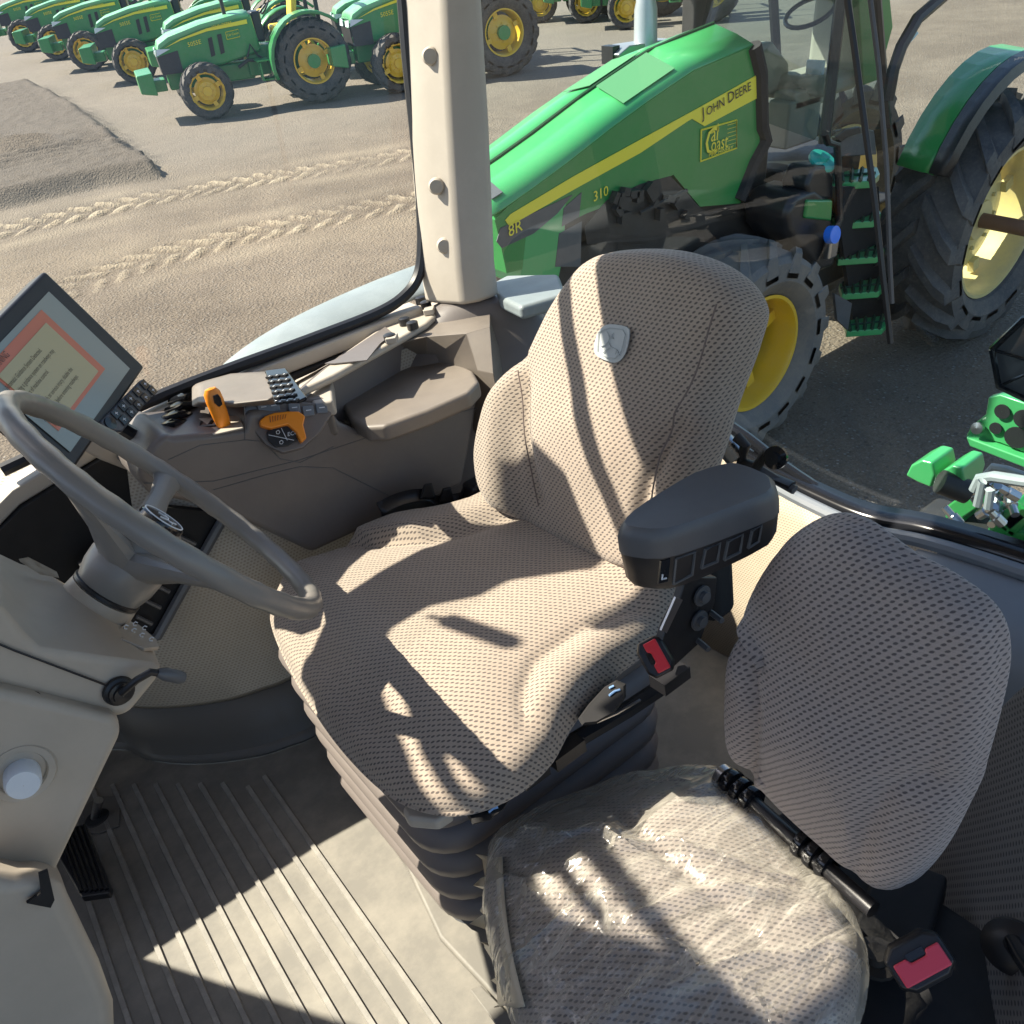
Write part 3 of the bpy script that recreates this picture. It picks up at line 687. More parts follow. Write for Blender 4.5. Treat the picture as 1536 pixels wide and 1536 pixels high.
# left armrest
arm_t = [(924, 788), (940, 768), (985, 738), (1040, 706), (1085, 692), (1112, 690), (1156, 706), (1167, 722), (1160, 738), (1090, 766), (1040, 784), (990, 798), (944, 796)]
ta = smooth_closed(px_poly(arm_t, z=-.475), 2)
def ringz(dz, s):
    c = sum(ta, V()) / len(ta); return [c + (p - c) * s + V((0, 0, dz)) for p in ta]
am = MB().loft([ringz(-.034, 1.0), ringz(-.016, 1.0), ringz(-.006, .97), ringz(0, .90), ringz(-.001, .7)])
arm = seat.part('armrest', am, 'dkgrey', ang=40)
am2 = MB().loft([ringz(-.032, .985), ringz(-.037, .985), ringz(-.070, .96), ringz(-.079, .91)])
for v in am2.bm.verts:
    if v.co.z < -.475 - .05: v.co.z += .030 * sstep(v.co.x, ta[0].x, ta[0].x + .38)
from mathutils.bvhtree import BVHTree
arm_bvh = BVHTree.FromBMesh(am2.bm)
arml = seat.part('armrest_shell', am2, 'black', arm, ang=40)
pk = MB()
def onarm(px, py, py0=0): return A(px, py, y=A(985, 850, z=-.55).y + (px - 985) * .00006)
def onshell(px, py, e=.0008):
    d = nz(CAB @ ray(px, py)); h_ = arm_bvh.ray_cast(V((0, 0, 0)), d)[0]
    return (h_ - d * e) if h_ is not None else None
for quad in (((1052, 852), (1058, 824), (1080, 815), (1076, 842)), ((1086, 840), (1092, 812), (1114, 802), (1110, 828)), ((1122, 822), (1128, 796), (1142, 788), (1138, 812)), ((1010, 876), (1014, 838), (1042, 828), (1038, 862))):
    q = [onshell(*p) for p in quad]
    if None not in q: pk.tube(q + [q[0]], .0020, 5)
seat.part('shell_pocket', pk, 'hoodgrey', arml)
rk = MB(); q0 = A(1002, 852, z=-.56); rk.prism([onshell(*p, .002) for p in ((988, 876), (992, 842), (1006, 838), (1002, 872))], (0, .004, 0))
rks = seat.part('heater_switch', rk, 'gloss', arml)
ic = MB(); ic.tube([onshell(*p, .004) for p in ((994, 862), (993, 869), (1000, 867))], .0012, 5); seat.part('switch_icon', ic, 'icon', rks)
# buckle
def buckle(th, cen, R, red, name='buckle', bs_=1.0):
    s = MB()
    rg_ = []
    for zz, sx, sy in ((-.045, .018, .012), (-.035, .024, .018), (0, .029, .022), (.030, .029, .022), (.036, .0275, .019)):
        rg_.append([cen + R @ (V((sx * a, sy * b, zz)) * bs_) for a, b in ((-1, -.6), (-.6, -1), (.6, -1), (1, -.6), (1, .6), (.6, 1), (-.6, 1), (-1, .6))])
    bo_ = th.part(name, s.loft(rg_), 'black', bevel=.002)
    r2 = MB().prism([cen + R @ (V(q) * bs_) for q in ((-.024, -.014, .0365), (.024, -.014, .0365), (.024, .007, .0365), (.010, .007, .0365), (.008, .002, .0365), (-.008, .002, .0365), (-.010, .007, .0365), (-.024, .007, .0365))], R @ V((0, 0, .004)))
    th.part('release_button', r2, red, bo_, bevel=.002)
    r3 = MB().prism([cen + R @ (V(q) * bs_) for q in ((-.009, .0035, .0365), (.009, .0035, .0365), (.009, .010, .0365), (-.009, .010, .0365))], R @ V((0, 0, .001)))
    th.part('latch_slot', r3, 'gloss', bo_)
    return bo_
def face_cam(px, py, z, tilt, spin):
    """frame whose local +z points at a spot above the door, spun about it"""
    p = A(px, py, z=z); zz = nz(V(tilt)); xx = nz(V((math.cos(spin), math.sin(spin), 0)) - zz * V((math.cos(spin), math.sin(spin), 0)).dot(zz)); yy = zz.cross(xx)
    return p, Matrix((xx, yy, zz)).transposed()
p, R = face_cam(985, 985, -.70, (-.55, -.50, .62), 1.05)
buckle(seat, p, R, 'red', bs_=.82)
st_ = MB().prism([p + R @ V(q) for q in ((-.016, -.004, -.04), (.016, -.004, -.04), (.014, -.004, -.10), (-.014, -.004, -.10))], R @ V((0, .008, 0)))
seat.part('buckle_stalk', st_, 'black')
# folded lap belt on the far side
blt = MB()
ctr = smooth_open([A(x, y, y=1.34) for x, y in ((560, 762), (590, 748), (625, 742), (650, 752), (690, 745), (725, 735))], 4)
blt.loft([[p + V((0, -.02, .018)) for p in ctr], [p + V((0, -.03, 0)) for p in ctr], [p + V((0, -.012, -.02)) for p in ctr]], False, False)
belt = seat.part('lap_belt', blt, 'black', solid=.006)
for x, y in ((640, 738), (668, 744), (700, 736)):
    q = MB().loft([[A(x + a * s, y + b * s, y=1.32 + e) for a, b in ((-12, 12), (-4, -12), (8, -14), (14, 10))] for s, e in ((1, 0), (1, -.012), (.8, -.02))])
    seat.part('belt_webbing', q, 'blackmatte', belt, bevel=.003)
seat.part('belt_retractor', MB().box(A(722, 742, y=1.28), (.06, .05, .07)), 'black', belt, bevel=.012)

# =================================================================== PASSENGER SEAT
js = Thing('passenger_seat', 'small grey dotted passenger seat nearest the camera with film over its cushion', 'seat', (.45, .45, FL))
jo = V((.575, .40, -.92)); jl = math.radians(4)
JU, JW, JN = V((0, 1, 0)), V((math.sin(jl), 0, math.cos(jl))), V((-math.cos(jl), 0, math.sin(jl)))
def ju(px, py):
    p = onplane(px, py, jo, JN); d = p - jo; return (d.dot(JU), d.dot(JW))
jb = [ju(*p) for p in ((1208, 798), (1150, 835), (1106, 905), (1086, 985), (1082, 1080), (1092, 1140), (1150, 1215), (1230, 1290), (1290, 1345), (1335, 1350), (1385, 1300), (1430, 1210), (1462, 1100), (1476, 1010), (1458, 945), (1400, 895), (1330, 855), (1262, 805))]
J1 = [ju(*p) for p in ((1090, 945), (1135, 1000), (1147, 1060), (1138, 1130), (1120, 1185))]
J2 = [ju(*p) for p in ((1445, 1195), (1395, 1165), (1340, 1170), (1310, 1225), (1285, 1300), (1270, 1335))]
J3 = [ju(*p) for p in ((1476, 940), (1448, 1000), (1452, 1100), (1440, 1200))]
def hj(u, w, f):
    h = .020 * (1 - f * f)
    d1 = poly_d((u, w), J1); d2 = poly_d((u, w), J2)
    inR = 1.0 if (u < J2[3][0] + .0 and w < J2[2][1]) else 0.0
    h += .012 * sstep(d2, 0, .07) * inR - .008 * math.exp(-(d2 / .012) ** 2)
    inL = 1.0 if (u > J1[2][0] and w < J1[0][1]) else 0
    h += .014 * sstep(d1, 0, .03) * inL - .008 * math.exp(-(d1 / .009) ** 2)
    h -= .003 * math.exp(-(poly_d((u, w), J3) / .003) ** 2)
    h += .02 * math.exp(-((w - .18) / .08) ** 2) * (1 - f) + .002 * noise.noise(V((u * 16, w * 16, 5)))
    return h
js.part('backrest', pad(jb, jo, JU, JW, JN, .055, .030, hj, 40), 'fabric2')
jc = V((.40, .45, -.935))
def cj(px, py, z=-.92): p = A(px, py, z=z); return (p.x - jc.x, p.y - jc.y)
jco = [cj(*p, -.97) for p in ((1060, 1172), (1000, 1175), (930, 1188), (860, 1215), (790, 1252), (742, 1290), (728, 1340), (735, 1400), (752, 1470), (790, 1560), (880, 1640), (1040, 1680), (1180, 1640), (1262, 1550), (1288, 1450), (1262, 1390), (1190, 1300), (1120, 1215))]
def hq(u, w, f):
    return .030 * (1 - f ** 3) + .010 * math.exp(-((u + .02) / .05) ** 2) - .012 * math.exp(-((u - .045) / .012) ** 2) * (1 - f) + .003 * noise.noise(V((u * 11, w * 11, 2)))
js.part('seat_cushion', pad(jco, jc, CU, CW, CN, .075, .035, hq, 34), 'fabric2')
hr = MB().cyl(A(1085, 1165, z=-.93), A(1310, 1365, z=-.93), .0105)
hn = js.part('hinge_bar', hr, 'black')
hk = MB()
a_, b_ = A(1085, 1165, z=-.93), A(1385, 1415, z=-.93); ax = nz(b_ - a_)
for t in (.03, .09, .15, .44, .50, .56): hk.lathe(a_ + (b_ - a_) * t, ax, [(.010, 0), (.020, .001), (.021, .008), (.020, .012), (.010, .013)], 20)
js.part('hinge_collar', hk, 'gloss', hn)
hs = MB()
for t in (-.02, .085): hs.lathe(a_ + (b_ - a_) * t, ax, [(.0004, 0), (.017, .001), (.017, .011), (.0004, .012)], 20)
js.part('hinge_washer', hs, 'steel', hn)
jm = MB().prism([(.44, .18, -1.02), (.70, .18, -1.02), (.70, .52, -1.02), (.25, .60, -1.02), (.25, .30, -1.02)], (0, 0, -.22))
js.part('seat_box', jm, 'blackmatte', bevel=.01)
jp = MB().box(A(1350, 1372, z=-1.03), (.13, .08, .05), Matrix.Rotation(.3, 3, 'Z')); js.part('backrest_bracket', jp, 'blackmatte', bevel=.006)
p, R = face_cam(1376, 1438, -.93, (-.50, -.30, .80), -.25)
bj = buckle(js, p, R, 'pink', bs_=1.1)
st_ = MB().prism([p + R @ V(q) for q in ((-.012, -.004, -.04), (.012, -.004, -.04), (.012, .010, -.10), (-.012, .010, -.10))], R @ V((0, .006, 0)))
js.part('buckle_stalk', st_, 'black')
an = MB().lathe(A(1314, 1440, z=-1.0), (0, 0, 1), [(.026, 0), (.026, .006), (.014, .006), (.012, .016), (.0004, .016)], 16); js.part('anchor_bolt', an, 'iron')
# clear film over the passenger cushion
fo = [cj(*p, -.975) for p in ((1080, 1165), (1010, 1166), (930, 1180), (860, 1207), (790, 1242), (745, 1270), (728, 1340), (733, 1400), (750, 1470), (786, 1560), (880, 1650), (1040, 1690), (1190, 1650), (1278, 1550), (1300, 1450), (1278, 1385), (1210, 1300), (1130, 1205))]
def hfilm(u, w, f):
    n1 = noise.noise(V((u * 9 + w * 4, w * 22, 7))); n2 = noise.noise(V((u * 30, w * 30, 1))); n3 = noise.noise(V((u * 14 - w * 9, u * 20 + w * 34, 3)))
    fold = 0
    for a, b, c_, wd in ((.8, .55, -.01, .009), (.9, .35, .07, .008), (.55, .8, -.08, .008), (.3, 1., .05, .007)):
        fold += math.exp(-((w * a + u * b + c_ + .03 * n1 * 1.0) / wd) ** 2)
    return hq(u, w, f) + .005 + .006 * abs(n1) + .0006 * n2 + .003 * max(0, 1 - abs(n3) * 5) + .015 * min(1.3, fold) * (1 - f * .3)
solo('plastic_seat_cover', pad(fo, jc, CU, CW, CN, .060, .040, hfilm, 90), 'film', 'wrinkled clear plastic film stretched over the passenger seat cushion', 'plastic cover', jc)
tf = MB(); NT_ = 26; rows = []
for i in range(NT_):
    t = i / (NT_ - 1); ex, ey = 738 - 8 * math.sin(t * PI) + 34 * t, 1285 + 225 * t; o_ = 8 + 26 * abs(noise.noise(V((i * .55, 2, 0)))) + (14 if i % 5 == 0 else 0) + random.uniform(0, 7)
    rows.append([A(ex + 16, ey, z=-.925), A(ex + 2, ey + 2, z=-.945), A(ex - o_ * .5, ey + random.uniform(-4, 8), z=-.965 - random.random() * .01), A(ex - o_, ey + random.uniform(-6, 16), z=-.985 - random.random() * .03)])
tf.loft(rows, False, False)
solo('torn_film_scrap', tf, 'wax', 'torn yellowed edge of plastic film hanging at the passenger cushion front', 'torn film', A(720, 1400, z=-1.0), solid=.001)

# =================================================================== STEERING COLUMN
stc = Thing('steering_column', 'grey steering column with worn three spoke wheel at the left edge', 'steering column', (-.1, .9, FL))
SS = 1.12
wc = V((.14, .973, -.411)) * SS; wn = nz((.828, -.069, .556)); wa = wn.cross(V((0, 0, 1))).normalized(); wb = wn.cross(wa)
def wp(r, a, h=0): return wc + ((wa * math.cos(a) + wb * math.sin(a)) * r + wn * h) * SS
rim = MB(); path = []; NS = 96
for i in range(NS): path.append(wp(.200, i * 2 * PI / NS))
rads = []
for i in range(NS): rads.append(.0146 + .0007 * math.sin(i * 2 * PI / NS * 30))
rim.tube(path, rads, 20, True)
sw_ = stc.part('steering_wheel', rim, 'wheel')
# angle of a wheel point nearest a pixel
def proj(P):
    q = CAB.transposed() @ V(P); return (768 + FPX * q.x / q.z, 768 + FPX * q.y / q.z)
def wang(px, py, r=.2):
    return min((((proj(wp(r, a * .02))[0] - px) ** 2 + (proj(wp(r, a * .02))[1] - py) ** 2), a * .02) for a in range(315))[1]
hubc = wc - wn * .075
for px, py in ((258, 705), (58, 700), (372, 893)):
    a = wang(px, py); s = MB(); L = []
    for t in (0, .15, .4, .7, .9, 1.0):
        h = -.078 * (1 - t) ** 1.15 - .004; r = .012 + .183 * t
        wd = (.036, .030, .019, .014, .017, .024)[(0, .15, .4, .7, .9, 1.0).index(t)]; th_ = (.024, .018, .010, .008, .009, .011)[(0, .15, .4, .7, .9, 1.0).index(t)]
        c = wp(r, a, h); tn = (wb * math.cos(a) - wa * math.sin(a))
        L.append([c + (tn * wd * math.cos(k * PI / 5) + wn * th_ * math.sin(k * PI / 5)) * SS for k in range(10)])
    stc.part('spoke', s.loft(L), 'wheel', sw_)
hub = MB().lathe(wc, wn, [(a * SS, b * SS) for a, b in [(.0005, -.020), (.027, -.022), (.031, -.027), (.034, -.045), (.040, -.065), (.045, -.085), (.044, -.102), (.039, -.120)]], 40)
stc.part('hub', hub, 'wheel', sw_)
cap = MB().lathe(wc, wn, [(a * SS, b * SS) for a, b in [(.0004, -.015), (.025, -.016), (.0275, -.018), (.028, -.026)]], 36); cp_ = stc.part('hub_cap', cap, 'gloss', sw_)
cr = MB().tube([wp(.0245, i * .2, -.0155) for i in range(32)], .0010, 6, True)
for q in ([(-.014, .004), (-.004, .008), (.008, .004), (.018, .010)], [(-.004, .008), (-.012, -.008)], [(.008, .004), (.012, -.010)], [(.012, .007), (.006, .020)]):
    cr.tube([wc + (wa * x * .75 + wb * y * .75 - wn * .0148) * SS for x, y in q], .0012, 5)
stc.part('cap_emblem', cr, 'icon', sw_)
stc.part('column_seal', MB().lathe(wc, wn, [(a * SS, b * SS) for a, b in [(.037, -.118), (.041, -.121), (.041, -.125), (.035, -.127)]], 40), 'black', sw_)
sl_ = MB().lathe(wc, wn, [(a * SS, b * SS) for a, b in [(.030, -.1255), (.0405, -.127), (.043, -.150), (.048, -.172), (.052, -.20), (.05, -.25)]], 40); stc.part('column_sleeve', sl_, 'beige2')
# housing behind the wheel
def hx(pts, y): return [A(x, yy, y=y) for x, yy in pts]
hs_ = MB()
far = [(-60, 812), (-20, 815), (35, 842), (62, 848), (130, 905), (205, 930), (228, 962), (232, 990), (180, 1060), (-60, 1000)]
nearp = [(-60, 868), (-20, 880), (20, 920), (58, 960), (130, 985), (200, 995), (236, 990), (242, 1008), (190, 1066), (-60, 1030)]
hs_.loft([hx(far, 1.05), hx(nearp, .86)])
hs_ = MB()
q1 = [(-70, 900), (0, 905), (40, 955), (60, 975), (230, 995), (240, 1000), (240, 1012), (190, 1072), (172, 1074), (-70, 1010)]
yn, yf = .84 * SS, 1.02 * SS
ring_n = hx(q1, yn)
q2 = [(-80, 815), (-8, 825), (30, 842), (60, 850), (205, 935), (228, 968), (232, 985), (190, 1050), (160, 1050), (-80, 990)]
hs_.loft([hx(q2, yf), ring_n])
hous = stc.part('column_housing', hs_, 'beige2', bevel=.010, seg=4)
sm_ = MB().tube([A(x, y, y=yn - .0035) for x, y in ((-20, 958), (20, 975), (160, 1028), (200, 1040))], .0013, 5); stc.part('housing_seam', sm_, 'black', hous)
sk = MB(); P1 = A(208, 952, y=.93)
sk = MB().prism([A(x, y, y=q * SS) for x, y, q in ((174, 950, .925), (186, 940, .955), (206, 942, .96), (233, 966, .935), (236, 976, .895), (214, 979, .872), (180, 964, .885))], (.004, -.003, .006)); skp = stc.part('switch_panel', sk, 'beige2', hous, bevel=.002)
ic = MB()
for x, y, q in ((184, 951, .93), (196, 956, .925), (208, 963, .918), (222, 969, .912), (198, 946, .945), (212, 952, .94)): 
    c0 = A(x, y, y=q * SS) + V((.007, -.004, .009)); ic.tube([c0 + V((math.cos(k), .0, math.sin(k))) * .003 for k in (0, 1.2, 2.4, 3.6, 4.8)], .0008, 4)
stc.part('switch_icon', ic, 'icon', skp)
sk = MB().prism([A(x, y, y=.99 * SS) for x, y in ((30, 843), (45, 840), (88, 862), (90, 868), (60, 862))], (0, 0, .005)); stc.part('switch_blank', sk, 'beige2', hous, bevel=.002)
# indicator stalk
bt_ = MB().lathe(A(178, 1036, y=yn - .002), (.1, -1, 0), [(.0185, 0), (.0175, .004), (.014, .006), (.0135, .010), (.010, .011), (.0095, .015), (.0004, .017)], 24); bo = stc.part('stalk_boot', bt_, 'black', hous)
stk = MB().tube([A(182, 1040, y=yn - .02), A(205, 1020, y=yn - .03), A(226, 1008, y=yn - .035), A(240, 1010, y=yn - .035)], .0045, 10); stc.part('indicator_stalk', stk, 'black')
stc.part('stalk_tip', MB().tube([A(236, 1009, y=yn - .035), A(246, 1011, y=yn - .035), A(270, 1016, y=yn - .035), A(276, 1017, y=yn - .035)], [.005, .0078, .0080, .0065], 14), 'dkgrey')
# pedestal, upper swing part and lower shroud
ped = MB().loft([hx([(-80, 1018), (60, 1050), (174, 1076), (184, 1098), (72, 1335), (-80, 1360)], .82 * SS), hx([(-80, 980), (60, 1010), (165, 1040), (172, 1066), (60, 1280), (-80, 1300)], .89 * SS)])
pu = stc.part('pedestal', ped, 'beige2', bevel=.016, seg=5)
bo3 = MB()
for x, y in ((48, 1052), (127, 1072)): bo3.lathe(A(x, y, y=.835 * SS), (0, -.6, .8), [(.011, 0), (.011, .003), (.005, .004), (.0004, .004)], 14)
stc.part('pedestal_screw', bo3, 'black', pu)
kd = MB().lathe(A(33, 1160, y=.818 * SS), (0, -1, .1), [(.036, -.004), (.033, .002), (.026, .001), (.024, -.002)], 32); kdr = stc.part('knob_recess', kd, 'beige2', pu)
kn = MB().lathe(A(33, 1162, y=.818 * SS), (-.05, -1, .1), [(.0185, -.002), (.0185, .018), (.016, .024), (.0004, .0245)], 28); stc.part('round_knob', kn, plastic('white_knob_plastic', (.62, .68, .74), .4), pu)
low = MB().loft([hx([(-80, 1300), (20, 1318), (78, 1310), (96, 1330), (150, 1440), (172, 1500), (180, 1700), (-80, 1700)], .74 * SS), hx([(-80, 1240), (40, 1260), (70, 1265), (90, 1310), (130, 1420), (145, 1490), (150, 1700), (-80, 1700)], .95 * SS)])
stc.part('lower_shroud', low, 'beige2', bevel=.02, seg=5)
gp_ = MB().prism([A(x, y, y=.732 * SS) for x, y in ((58, 1312), (72, 1306), (82, 1350), (76, 1362), (40, 1355), (62, 1340))], (0, .004, 0)); stc.part('shroud_gap', gp_, 'blackmatte')
# pedals
pdl = Thing('foot_pedal', 'ribbed black rubber foot pedal on the floor below the column', 'pedal', A(130, 1290, z=FL))
pz = FL + .10
pb = MB().prism(px_poly([(85, 1255), (100, 1240), (128, 1236), (166, 1330), (164, 1340), (122, 1346), (90, 1290)], z=pz), (0, 0, -.014))
pad_ = pdl.part('pedal_pad', pb, 'black', bevel=.003)
prb = MB()
for i in range(6):
    t = i / 5; a = A(88 + 38 * t, 1250 - 12 * t, z=pz + .002); b = A(122 + 38 * t, 1338 - 4 * t, z=pz + .002)
    prb.tube([a, b], .0035, 6)
pdl.part('pedal_rib', prb, 'gloss', pad_)
pdl.part('pedal_arm', MB().tube([A(120, 1290, z=pz - .01), A(90, 1270, z=FL + .02)], .008, 8), 'iron')
rd = Thing('floor_release_rod', 'short steel rod with round top standing in a floor hole', 'rod', A(143, 1225, z=FL))
rd.part('rod', MB().cyl(A(143, 1226, z=FL + .005), A(148, 1200, z=FL + .05) * 1.0, .009), 'steel')
rd.part('floor_hole', MB().lathe(A(146, 1228, z=FL + .003), (0, 0, 1), [(.0004, .004), (.022, .004), (.026, .001)], 24), 'blackmatte')
rd.part('rubber_surround', MB().prism(px_poly([(118, 1215), (150, 1196), (182, 1194), (180, 1240), (150, 1252), (118, 1250)], z=FL + .001), (0, 0, .004)), 'floordark', bevel=.002)

# =================================================================== ARMREST CONSOLE
con = Thing('control_console', 'taupe right hand control console with orange lever and padded lid beside the seat', 'console', (.45, 1.35, FL))
YI = 1.38
body = [(206, 700), (228, 668), (246, 650), (262, 655), (330, 648), (366, 642), (372, 618), (430, 612), (495, 610), (512, 635), (560, 655), (620, 640), (719, 592), (712, 640), (694, 728), (600, 770), (470, 830), (330, 765), (226, 742), (208, 722)]
cb = MB().prism(px_poly(body, y=YI), (0, .19, .0))
cbody = con.part('console_body', cb, 'console', bevel=.012, seg=4)
crs = MB().tube([A(x, y, y=YI) for x, y in ((320, 735), (400, 712), (450, 700), (500, 702), (600, 752))], .0010, 6)
crs.tube([A(x, y, y=YI) for x, y in ((215, 725), (320, 722), (450, 690), (600, 640), (716, 612))], .0010, 6)
crs.tube([A(x, y, y=YI) for x, y in ((252, 690), (300, 668), (367, 660), (395, 662), (420, 688), (450, 694), (500, 670))], .0009, 6)
crs.tube([A(x, y, y=YI) for x, y in ((366, 604), (368, 640), (367, 660))], .0009, 6)
con.part('panel_seam', crs, 'dkgrey', cbody)
# lid
ltop = [(499, 549), (560, 543), (640, 540), (686, 544), (710, 555), (719, 572), (704, 588), (640, 616), (578, 638), (548, 640), (526, 628), (506, 596)]
lt = px_poly(ltop, z=-.567); lcn = sum(lt, V()) / len(lt)
con.part('armrest_lid', MB().prism([p + V((0, 0, -.034)) for p in lt], (0, 0, .034)), 'lid', bevel=.009, seg=4, ang=25)
# control pod: raised deck with switches
deck = MB().prism(px_poly([(262, 640), (268, 590), (285, 572), (360, 560), (412, 560), (440, 575), (495, 596), (440, 604), (372, 610), (366, 640), (330, 648)], z=-0.5030), (0, 0, -.08))
dk_ = con.part('control_deck', deck, 'lid', bevel=.012, seg=4)
hd = MB().loft([[A(x, y, z=-0.4708) for x, y in ((285, 612), (285, 575), (345, 560), (412, 556), (450, 580), (415, 606), (350, 612))], [A(x, y, z=-0.4511) for x, y in ((300, 604), (300, 578), (350, 562), (405, 560), (432, 580), (405, 600), (350, 606))]])
con.part('deck_hump', hd, 'lid', dk_, bevel=.008)
ky = MB()
for r_ in range(3):
    for c_ in range(6):
        px = 404 + r_ * 11 + c_ * 3.2; py = 564 + c_ * 7.6 - r_ * 1.5
        q = A(px, py, z=-0.4468); ky.box(q + V((0, 0, -.002)), (.009, .012, .0035), Matrix.Rotation(.5, 3, 'Z'))
kpd = con.part('keypad', MB().prism(px_poly([(398, 560), (430, 556), (462, 600), (450, 606), (412, 606)], z=-0.4555), (0, 0, .006)), 'gloss', dk_, bevel=.003)
con.part('keypad_key', ky, 'blackmatte', kpd)
ky = MB()
for r_ in range(3):
    for c_ in range(6):
        px = 404 + r_ * 11 + c_ * 3.2; py = 564 + c_ * 7.6 - r_ * 1.5
        q = A(px, py, z=-0.4465); ky.box(q, (.004, .002, .0006), Matrix.Rotation(.5, 3, 'Z'))
con.part('key_print', ky, 'icon', kpd, loose=True)
for i in range(5):   # finger levers at the console front
    px, py = 276 - i * 5, 586 + i * 13
    f_ = MB().tube([A(px - 16, py + 12, z=-0.4982), A(px - 12, py + 3, z=-0.4796), A(px + 2, py - 3, z=-0.4687), A(px + 20, py - 3, z=-0.4900), A(px + 28, py, z=-0.5030)], [.006, .0098, .0105, .0098, .006], 10, flatn=.75)
    con.part('finger_lever', f_, 'gloss')
gt = MB().prism(px_poly([(256, 650), (262, 638), (300, 630), (360, 626), (366, 644), (330, 652), (262, 664)], z=-0.4950), (0, 0, .004)); gpl = con.part('lever_gate', gt, 'beige2', dk_, bevel=.002)
sg_ = MB()
for a in (((264, 655), (266, 645), (285, 640)), ((280, 652), (300, 641), (302, 634)), ((300, 641), (325, 638)), ((312, 640), (318, 632), (330, 630))): sg_.tube([A(x, y, z=-0.4900) for x, y in a], .0035, 6)
con.part('gate_slot', sg_, 'black', gpl)
lv = Thing('speed_lever', 'upright orange speed lever with black thumb button on the console', 'lever', A(337, 645, z=-0.4818))
lb = A(337, 640, z=-0.4925); up = V((-.01, -.01, 1)).normalized()
prof = [(.008, 0), (.0108, .004), (.0122, .024), (.0132, .044), (.0122, .057), (.008, .064), (.0004, .066)]
L = [[lb + up * h * 1.1 + V((math.cos(k * PI / 10) * r * 1.15, math.sin(k * PI / 10) * r * .8, 0)) for k in range(20)] for r, h in prof]
lvo = lv.part('lever_grip', MB().loft(L, True, False), 'orange')
lv.part('thumb_button', MB().prism([lb + up * h * 1.1 + V((x, -.0108 , 0)) for x, h in ((-.003, .056), (.006, .056), (.008, .049), (.007, .038), (.000, .036), (-.005, .045))], (0, -.003, 0)), 'gloss', lvo, bevel=.0012)
lv.part('lever_stem', MB().cyl(lb + V((0, 0, -.02)), lb + V((0, 0, .005)), .006), 'iron')
# dial
dc = A(425, 646, y=YI - .012); dn = nz((-.05, -.86, .5))
def dp(px, py, h=0): 
    p = onplane(px, py, dc, dn); return p + dn * h
rc = con.part('dial_recess', MB().prism([dp(x, y, -.012) for x, y in ((372, 605), (400, 600), (500, 605), (498, 622), (480, 650), (455, 672), (425, 680), (400, 668), (376, 640))], dn * .012), 'console', bevel=.004)
dial = MB(); outer = [(389, 642), (388, 634), (396, 627), (410, 622), (430, 620), (446, 620), (456, 627), (453, 640), (458, 660), (450, 667), (442, 651), (430, 640), (405, 646)]
con.part('speed_dial', MB().prism([dp(x, y, .0) for x, y in outer], dn * .016), 'orange', rc, bevel=.003)
rg2 = MB()
for i in range(7): rg2.tube([dp(403 + i * 4, 628 - i * .5, .0165), dp(404 + i * 3.6, 637 - i, .0165)], .0008, 4)
con.part('dial_ridge', rg2, flat('dark_orange_ridge', (.35, .09, .01), .5), rc)
con.part('dial_button', MB().prism([dp(x, y, .001) for x, y in ((399, 650), (410, 640), (430, 638), (443, 648), (446, 662), (430, 670), (412, 672), (402, 662))], dn * .006), 'black', rc, bevel=.002)
tx = MB(); text_mb(tx, 'ECO', dp(430, 656, .0085), dp(440, 654) - dp(430, 656), dp(430, 650) - dp(430, 656), .010)
for x, y in ((416, 650), (421, 665)): tx.tube([dp(x, y, .0085) + V((math.cos(k), 0, math.sin(k))) * .0035 for k in (0, 1.2, 2.4, 3.6, 4.8, 6)], .0007, 4)
tx.tube([dp(421, 644, .0085), dp(430, 662, .0085)], .0006, 4); tx.tube([dp(402, 654, .0085), dp(440, 662, .0085)], .0006, 4)
con.part('dial_print', tx, 'icon', rc)
for i, (x, y) in enumerate(((377, 619), (395, 612), (410, 610), (441, 613), (462, 617), (482, 613))):
    if i == 0:
        o = con.part('round_button', MB().lathe(dp(x, y, -.002), dn, [(.012, 0), (.012, .004), (.009, .005), (.0004, .005)], 24), 'bluetint', rc)
    else:
        c0 = dp(x, y, .0); ux = nz(dp(x + 10, y - 1) - dp(x, y)); uy = dn.cross(ux)
        o = con.part('deck_button', MB().prism([c0 + ux * a + uy * b for a, b in ((-.010, -.009), (.010, -.009), (.010, .009), (-.010, .009))], dn * .005), 'bluetint', rc, bevel=.0015)
    q = MB(); q.tube([dp(x - 4, y, .006), dp(x + 4, y - 1, .006)], .0009, 4); con.part('button_print', q, 'icon', o)
# cup tray between deck and lid
con.part('cup_tray', MB().prism(px_poly([(440, 570), (495, 545), (500, 600), (470, 606)], z=-0.5059), (0, 0, -.03)), 'beige', bevel=.006)

# =================================================================== MONITOR
mon = Thing('display_monitor', 'dark framed touch screen monitor showing a yellow warning message', 'monitor', A(60, 640, y=1.25))
